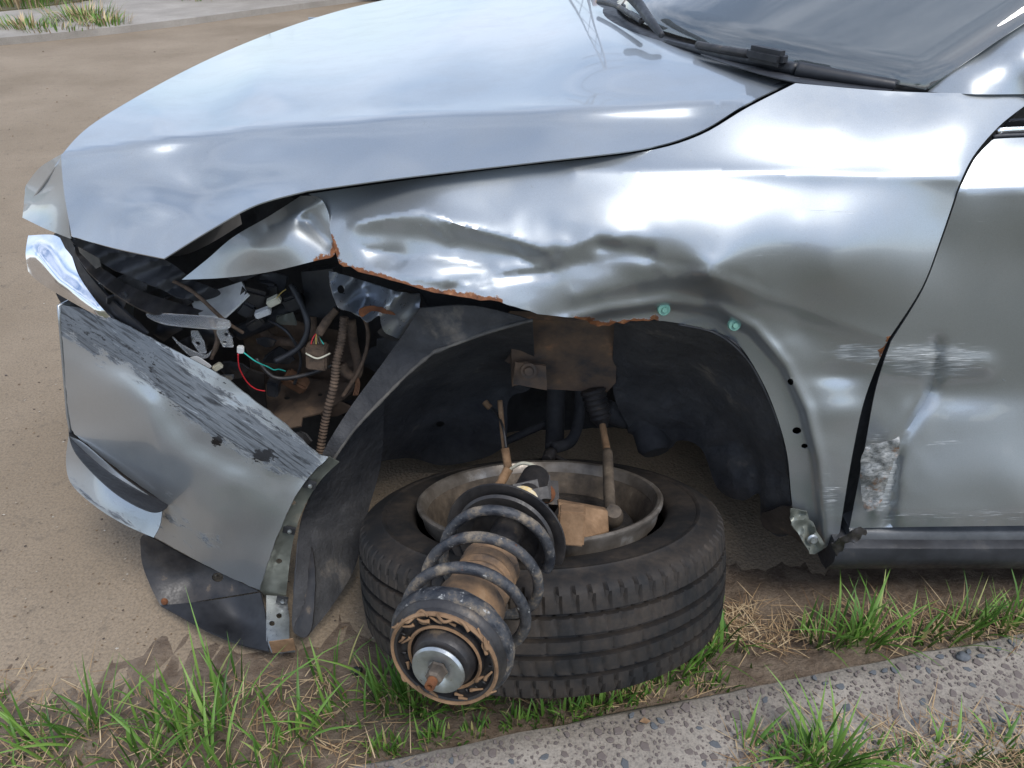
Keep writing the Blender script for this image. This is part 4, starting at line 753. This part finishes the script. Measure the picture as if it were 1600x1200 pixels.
tube('anti_roll_bar', [(907, 590, 1.50), (905, 650, 1.46), (893, 688, 1.40), (866, 700, 1.36)], .014, 'under_dark', car)
lathe('bush', [(0, .02), (.012, .018), (.016, .0), (.012, -.014), (0, -.014)], P(859, 711, 1.32), (-.5, -1, 0), 'grimy_black', car, 16)
tube('arm_rod', [(866, 712, 1.34), (920, 740, 1.28), (990, 775, 1.2)], .0055, 'grimy_black', car)
tube('rack_housing', [(945, 640, 1.40), (985, 655, 1.42), (1040, 660, 1.46)], .026, 'under_dark', car)
tube('cross_pipe', [(790, 690, 1.48), (830, 672, 1.50), (870, 655, 1.52)], .010, 'under_dark', car)
lathe('gearbox_end', [(0, .03), (.03, .028), (.04, .015), (.04, -.03), (.05, -.04), (.05, -.1), (0, -.1)], P(1020, 690, 1.36), (.2, -.8, -.5), 'under_dark', car, 24)
# ================================================================== DETACHED WHEEL
HB = Pd(843, 790, 1.44)                        # centre of the upper rim flange
AX = Vector((-.035, .40, .92)).normalized(); WC = HB-AX*.100
wheel = thing('detached_wheel', (WC.x, WC.y+.1, 0), 'broken off muddy wheel lying flat under the wing against the kerb', 'wheel')
NB = 84; SPB = 6
half = [(.245, .080), (.247, .100), (.254, .110), (.266, .113), (.285, .115), (.305, .114), (.308, .1165), (.313, .1165), (.316, .113), (.333, .109), (.345, .102)]
tread = [(.3525, .096), (.3555, .090), (.3575, .076), (.3585, .060), (.3490, .0585), (.3490, .0505), (.3595, .050), (.3605, .036), (.3608, .022), (.3500, .0205), (.3500, .0115), (.3612, .010), (.3614, 0)]
prof = half+tread+[(r, -h) for r, h in tread[-2::-1]]+[(r, -h) for r, h in half[::-1]]
prof = [(r*.975, h*.91) for r, h in prof]
nh, ntd = len(half), len(tread)
def tread_fn(k, j, r, h):
    if j < nh or j >= len(prof)-nh: return r, h
    a = abs(h); sk = k+int(round((a-.05)*60))*(1 if h > 0 else -1)
    ph = sk % SPB
    if a >= .0595 and ph == 0: return r-.0075, h                      # shoulder blocks
    if .0495 < a < .0595: return r, h
    if .0212 < a <= .0505 and (sk % SPB == 3): return r-.005, h      # inner rib cuts
    if a < .0105 and (k % (SPB*2)) == 0: return r-.003, h
    return r, h
tyre = lathe('tyre', prof, WC, AX, 'tyre', wheel, NB*SPB, tread_fn, (0, -1, 0))
lathe('rim', [(.228, .112), (.222, .106), (.218, .096), (.212, .080), (.206, .040), (.196, .010), (.190, -.05), (.185, -.075), (.10, -.082), (.07, -.082), (.07, -.095), (.19, -.09), (.21, -.07), (.224, -.09), (.232, -.1)], WC, AX, 'dusty_metal', wheel, 72)
lathe('rim_flange', [(.226, .085), (.231, .108), (.237, .115), (.2375, .120), (.233, .123), (.227, .121), (.222, .112), (.219, .100)], WC, AX, 'worn_alloy', wheel, 72)
WU = Vector((1, 0, 0)); WU = (WU-AX*WU.dot(AX)).normalized(); WV = AX.cross(WU)         # WV points away from the camera
def wp(a, b, h): return WC+WU*a+WV*b+AX*h
disc = lathe('brake_disc', [(.05, .045), (.148, .045), (.150, .042), (.150, .022), (.148, .02), (.05, .02)], WC, AX, 'dusty_metal', wheel, 60)
lathe('dust_shield', [(.045, .078), (.12, .074), (.165, .066), (.172, .058), (.172, .05), (.045, .07)], WC+WU*.012+WV*.01, AX, 'grimy_black', wheel, 50)
lathe('hub', [(0, .105), (.035, .10), (.04, .08), (.05, .02), (.05, -.08), (0, -.08)], WC, AX, 'grimy_black', wheel, 30)
block('brake_caliper', wp(-.10, -.015, .075), (.07, .12, .06), 'grimy_black', wheel, (.35, 0, .2), .25)
for k, (a, b) in enumerate([(-.105, .045), (-.085, .06), (-.065, .07)]): lathe('caliper_bolt', [(0, .018), (.011, .016), (.012, -.02), (0, -.02)], wp(a, b, .085), AX+WU*.3, 'rust', wheel, 12)
# ================================================================== SUSPENSION STRUT
ST_ = Pd(694, 1028, .93); SB = Pd(824, 772, 1.29); SA = (ST_-SB).normalized(); SL = (ST_-SB).length
strut = thing('suspension_strut', (SB.x, SB.y, 0), 'muddy coil spring strut torn out and resting over the loose wheel', 'suspension strut')
def sp(t): return SB+SA*(SL*t)
seat_t = .40
lathe('damper', [(0, -.06), (.026, -.06), (.027, .02), (.026, SL*.45), (.024, SL*.5), (.011, SL*.5), (.011, SL*.98), (0, SL*.98)], SB, SA, 'grimy_black', strut, 30)
lathe('damper_label', [(.0283, SL*.05), (.0283, SL*.13)], SB, SA, 'label_yellow', strut, 30)
lathe('spring_seat', [(.024, -.012), (.05, -.008), (.078, .002), (.096, .012), (.106, .013), (.107, .010), (.097, .004), (.05, -.016), (.024, -.02)], sp(.31), SA, 'grimy_black', strut, 60, lambda k, j, r, h: (r*.92, h))
lathe('spring_pad', [(.060, .006), (.070, .012), (.084, .014), (.088, .010), (.08, .006)], sp(.32), SA, 'grimy_black', strut, 50, lambda k, j, r, h: (r*.92, h))
su, sw = frame(SA); turns = 3.2; pts = []
R0 = .0800
for i in range(int(turns*16)+1):
    t = i/(turns*16); a = 2*math.pi*turns*t+7.0; e = .335+(.90-.335)*t
    pts.append(sp(e)+(su*math.cos(a)+sw*math.sin(a))*R0)
tube_w('coil_spring', pts, .0082, 'spring', strut, seg=12, sub=3, jit=.10)
lathe('dust_boot', [(.026, SL*.50)]+[(.0425+(.0025 if k % 2 else -.0015), SL*.50+.0085*k) for k in range(11)]+[(.049, SL*.50+.096), (.0505, SL*.92), (.04, SL*.93)], SB, SA, 'boot_brown', strut, 40)
lathe('upper_seat', [(.046, -.018), (.070, -.016), (.082, -.010), (.086, .0), (.084, .008), (.079, .012), (.078, .018), (.076, .022), (.070, .020), (.068, .010), (.056, .008), (.054, .016), (.050, .017), (.049, .004), (.0, .004)], sp(.955), SA, 'grimy_black', strut, 70, lambda k, j, r, h: (r*.92, h))
lathe('bearing_ring', [(.0775, .016), (.0790, .021), (.0765, .0245), (.0735, .0225), (.0735, .016)], sp(.955), SA, 'dirt_brown', strut, 60, lambda k, j, r, h: (r*.92, h))
for k in range(26):
    a = rg.uniform(0, 6.28); r_ = rg.uniform(.048, .074); p = sp(.955)+SA*(.017+rg.uniform(0, .006))+(su*math.cos(a)+sw*math.sin(a))*r_
    tube_w('mud_clod', [p, p+(su*math.cos(a+1.5)+sw*math.sin(a+1.5))*rg.uniform(.003, .010)+SA*.001, p+(su*math.cos(a+1.3)+sw*math.sin(a+1.3))*rg.uniform(.010, .018)], (.0028, .0012), 'dirt_brown', strut, seg=5, sub=3, jit=.5)
lathe('bearing_ring', [(.0505, .012), (.0545, .018), (.0525, .021), (.0495, .018)], sp(.955), SA, 'dirt_brown', strut, 60, lambda k, j, r, h: (r*.92, h))
for k in range(24):
    a = 2*math.pi*k/24; p = sp(.955)+SA*.012+(su*math.cos(a)+sw*math.sin(a))*.0565; q = sp(.955)+SA*.012+(su*math.cos(a)+sw*math.sin(a))*.0640
    tube_w('bearing_rib', [p, q], .0016, 'grimy_black', strut, seg=6)
lathe('seat_rubber', [(.070, -.022), (.084, -.024), (.0905, -.016), (.0915, -.006), (.0885, .002), (.082, .004)], sp(.955), SA, 'spring', strut, 60, lambda k, j, r, h: (r*.92+.002*mnoise.noise((k*.5, j*2, 1)), h+.002*mnoise.noise((k*.4, j, 5))))
lathe('top_mount', [(.046, .0), (.045, .022), (.040, .030), (.03, .033), (0, .033)], sp(.955), SA, 'grimy_black', strut, 40, lambda k, j, r, h: (r*.92, h))
wc = sp(.955)+SA*.035+Pd(690, 1033, .9)*0
lathe('washer', [(0, .004), (.014, .003), (.018, .006), (.029, .009), (.036, .008), (.038, .004), (.036, .001), (0, -.002)], wc, SA, 'zinc', strut, 48, lambda k, j, r, h: (r*.92, h))
nut = lathe('nut', [(0, .022), (.0085, .022), (.0115, .019), (.0115, .006), (.0135, .004), (0, .004)], wc, SA, 'dusty_metal', strut, 6)
lathe('rod_end', [(0, .026), (.003, .026), (.0035, .033), (.0065, .033), (.0068, .02), (0, .02)], wc, SA, 'rust', strut, 16)
for k, (a0, h) in enumerate([(.6, .02), (4.2, .024), (5.0, .021)]):
    q = [sp(.955)+SA*(h+.004*math.sin(j*2.2+k))+(su*math.cos(a0+j*.16)+sw*math.sin(a0+j*.16))*(.070+.003*math.sin(j*1.7)) for j in range(5)]
    tube_w('root_fibre', q, .0022, 'straw_dry' if 'straw_dry' in M else 'dirt_brown', strut, seg=5)
# knuckle that joins strut, wheel and track rod
kn = block('knuckle', Pd(838, 778, 1.36), (.07, .09, .10), 'grimy_black', strut, (.4, .2, .1), .3)
block('knuckle_clamp', sp(.02), (.075, .05, .06), 'grimy_black', kn, (.8, 0, .3), .3)
arm = [Pd(872, 784, 1.26), Pd(950, 798, 1.31), Pd(952, 832, 1.29), Pd(880, 852, 1.19)]
def prism(name, q, d, mat, parent):
    q = [Vector(p) for p in q]; n = len(q); V = q+[p+d for p in q]
    o = mk(name, V, [tuple(range(n)), tuple(range(n, 2*n))[::-1]]+[(i, n+i, n+(i+1) % n, (i+1) % n) for i in range(n)], mat, parent, False)
    m = o.modifiers.new('b', 'BEVEL'); m.width = .003; m.segments = 2; return o
prism('steering_arm', arm, Vector((0, .03, -.02)), 'dirt_brown', kn)
block('steering_arm_boss', Pd(893, 820, 1.17), (.042, .035, .058), 'dirt_brown', kn, (-.35, 0, -.1), .08)
block('knuckle_ear', Pd(874, 832, 1.18), (.01, .03, .05), 'dirt_brown', kn, (-.35, 0, -.1), .1)
tube_w('brake_hose', [Pd(795, 735, 1.44), Pd(815, 724, 1.42), Pd(838, 730, 1.4), Pd(855, 752, 1.37), Pd(866, 778, 1.34)], .0035, 'cream_plastic', kn, seg=8)
tube_w('hose_sleeve', [Pd(846, 738, 1.385), Pd(860, 762, 1.355)], .0055, 'dirt_brown', kn, seg=8)
tube_w('hose_bracket', [Pd(793, 735, 1.42), Pd(782, 755, 1.40), Pd(770, 775, 1.38)], .010, 'dirt_brown', kn, seg=8, jit=.4)
lathe('pinch_bolt', [(0, .012), (.010, .012), (.011, .006), (.017, .005), (.017, -.006), (0, -.006)], Pd(853, 772, 1.33), (0, -.6, .8), 'rust', kn, 14)
# ================================================================== PARKED CAR ACROSS THE STREET
pc0 = Pz(352, 5, .0)
pc = thing('parked_car', (pc0.x, pc0.y, 0), 'dark parked car standing on the far side of the street', 'car')
def pw(x, y): return lathe('wheel', [(0, .09), (.2, .09), (.21, .11), (.30, .1), (.325, .07), (.325, -.07), (.30, -.1), (.2, -.11), (0, -.1)], (pc0.x+x, pc0.y+y+.12, .325), (0, 1, 0), 'tyre', pc, 32)
for x in (0, 2.6):
    for y in (0, 1.5): pw(x, y)
bp = [(-.85, .35), (-.80, .62), (-.2, .86), (.55, .95), (1.15, 1.40), (2.3, 1.42), (3.0, 1.0), (3.4, .95), (3.45, .35)]
V = [Vector((pc0.x+x, pc0.y-.02+(.12 if z > 1.2 else 0), z+.05)) for x, z in bp]+[Vector((pc0.x+x, pc0.y+1.75-(.12 if z > 1.2 else 0), z+.05)) for x, z in bp]; n = len(bp)
mk('body', V, [tuple(range(n)), tuple(range(n, 2*n))[::-1]]+[(i, n+i, n+(i+1) % n, (i+1) % n) for i in range(n)], 'black_plastic', pc, False)

# ================================================================== THE STREET AROUND (mirrored in the paint and glass)
rt = random.Random(3)
def tree_parts():
    tv = tube_w('trunk', [(0, 0, 0), (.1, 0, 1.2), (.0, .1, 2.2), (.2, .1, 3.4)], (.16, .07), 'bark', None, seg=8)
    V, Fs, Rr = [], [], []
    for _ in range(2600):
        c = Vector((0, 0, 3.2)); a = rt.choice(range(7)); ctr = c+Vector((1.1*math.cos(a*.9), 1.1*math.sin(a*.9), .5*math.sin(a*2.1)+.3*a/3)); d = Vector((rt.gauss(0, .45), rt.gauss(0, .45), rt.gauss(0, .38))); p = ctr+d
        u = Vector((rt.uniform(-1, 1), rt.uniform(-1, 1), rt.uniform(-1, 1))).normalized()*.11; w = u.cross(Vector((rt.uniform(-1, 1), rt.uniform(-1, 1), .5))).normalized()*.06; b = len(V)
        V += [p-u, p+w, p+u, p-w]; Fs.append((b, b+1, b+2, b+3)); Rr += [rt.random()*.7]*4
    return tv, mk('crown', V, Fs, 'grass', None, False, {'rnd': Rr})
mottled('bark', (.05, .04, .03, 1), (.12, .095, .07, 1), None, 15, .9)
mottled('render_wall', (.45, .40, .33, 1), (.55, .50, .42, 1), None, 4, .9)
mottled('roof_tile', (.16, .09, .07, 1), (.24, .14, .10, 1), None, 8, .85)
mottled('galvanised', (.30, .31, .32, 1), (.42, .43, .44, 1), None, 12, .5, .6)
tk, cr = tree_parts()
for i, (x, y, sc) in enumerate([(-14, 48, .9), (-3, 52, 1.0), (-12, -22, 1.0), (12, -24, 1.1)]):
    t = thing('street_tree', (x, y, 0), ['smaller leafy tree farthest from the pylon across the road', 'taller leafy tree nearest the pylon across the road', 'smaller leafy tree beside the house behind the verge', 'taller leafy tree beside the house behind the verge'][i], 'tree', 'street trees')
    t.scale = (sc, sc, sc); t.rotation_euler[2] = i*1.3
    for q in (tk, cr):
        o = q if i == 0 else q.copy()
        if i: COL.objects.link(o)
        o.parent = t
def house(x, y, w, d, label):
    h = thing('house', (x, y, 0), label, 'house')
    def bx(nm, c, sz, mt, par=h): return block(nm, Vector((x, y, 0))+Vector(c), sz, mt, par, bev=.01)
    bx('wall', (0, 0, 1.4), (w, d, 2.8), 'render_wall')
    e = .5; V = [(x-w/2-e, y-d/2-e, 2.8), (x+w/2+e, y-d/2-e, 2.8), (x+w/2+e, y+d/2+e, 2.8), (x-w/2-e, y+d/2+e, 2.8), (x-w/2-e, y, 4.9), (x+w/2+e, y, 4.9)]
    mk('roof', V, [(0, 1, 5, 4), (2, 3, 4, 5), (1, 2, 5), (3, 0, 4), (3, 2, 1, 0)], 'roof_tile', h, False)
    sd = -1 if y > 0 else 1
    for k in (-.3, .05, .35): bx('window', (k*w, sd*(d/2+.02), 1.6), (1.3, .06, 1.1), 'dark_glass')
    bx('door', (.2*w, sd*(d/2+.02), 1.05), (.9, .06, 2.1), 'bark')
house(9, 36, 11, 7, 'low rendered house with brown tiled roof across the road')
house(2, -24, 13, 7, 'low rendered house with brown tiled roof behind the grass verge')
py = thing('lattice_pylon', (2.3, 38, 0), 'grey lattice steel pylon standing beside the house across the road', 'pylon')
def leg(a, z): k = .9*(1-z/16); return Vector((2.3+a[0]*k, 38+a[1]*k, z))
cs = [(-1, -1), (1, -1), (1, 1), (-1, 1)]
for a in cs: tube_w('leg', [leg(a, 0), leg(a, 14)], .07, 'galvanised', py, seg=5)
for i in range(4):
    for k in range(7): tube_w('brace', [leg(cs[i], 2*k), leg(cs[(i+1) % 4], 2*k+2)], .035, 'galvanised', py, seg=4)
for z in (11, 12.5, 14): tube_w('cross_arm', [Vector((.3, 38, z)), Vector((4.3, 38, z))], .06, 'galvanised', py, seg=4)

def lump(name, c, r, mat, label, cat, seed):
    bm = bmesh.new(); bmesh.ops.create_icosphere(bm, subdivisions=3, radius=1)
    for v in bm.verts: v.co = Vector((v.co.x*r[0], v.co.y*r[1], v.co.z*r[2]))*(1+.28*mnoise.noise(v.co*1.3+Vector((seed, 0, 0)))+.08*mnoise.noise(v.co*5))
    me = bpy.data.meshes.new(name); bm.to_mesh(me); bm.free(); me.materials.append(M[mat]); o = bpy.data.objects.new(name, me); COL.objects.link(o); o.location = c; o['label'] = label; o['category'] = cat
    me.polygons.foreach_set('use_smooth', [True]*len(me.polygons)); return o
c = Pz(1505, 1026, KZ+.006); lump('pebble', c, (.012, .009, .008), 'stone_blue', 'blue grey pebble lying on the kerb edge', 'pebble', 2)
c = Pz(556, 1040, .05); c.z = ground_z(c)+.006; lump('plastic_fragment', c, (.011, .009, .007), 'black_plastic', 'small black plastic fragment on the gutter soil', 'fragment', 5)
c = Pz(1008, 1128, KZ+.003)
lf = mk('dead_leaf', [c+Vector((-.010, 0, .001)), c+Vector((-.002, .006, .005)), c+Vector((.010, .001, .001)), c+Vector((.001, -.006, .004)), c+Vector((0, 0, .0))], [(0, 4, 1), (1, 4, 2), (2, 4, 3), (3, 4, 0)], 'dirt_brown', None)
lf['label'] = 'small curled brown leaf lying on the kerb'; lf['category'] = 'leaf'
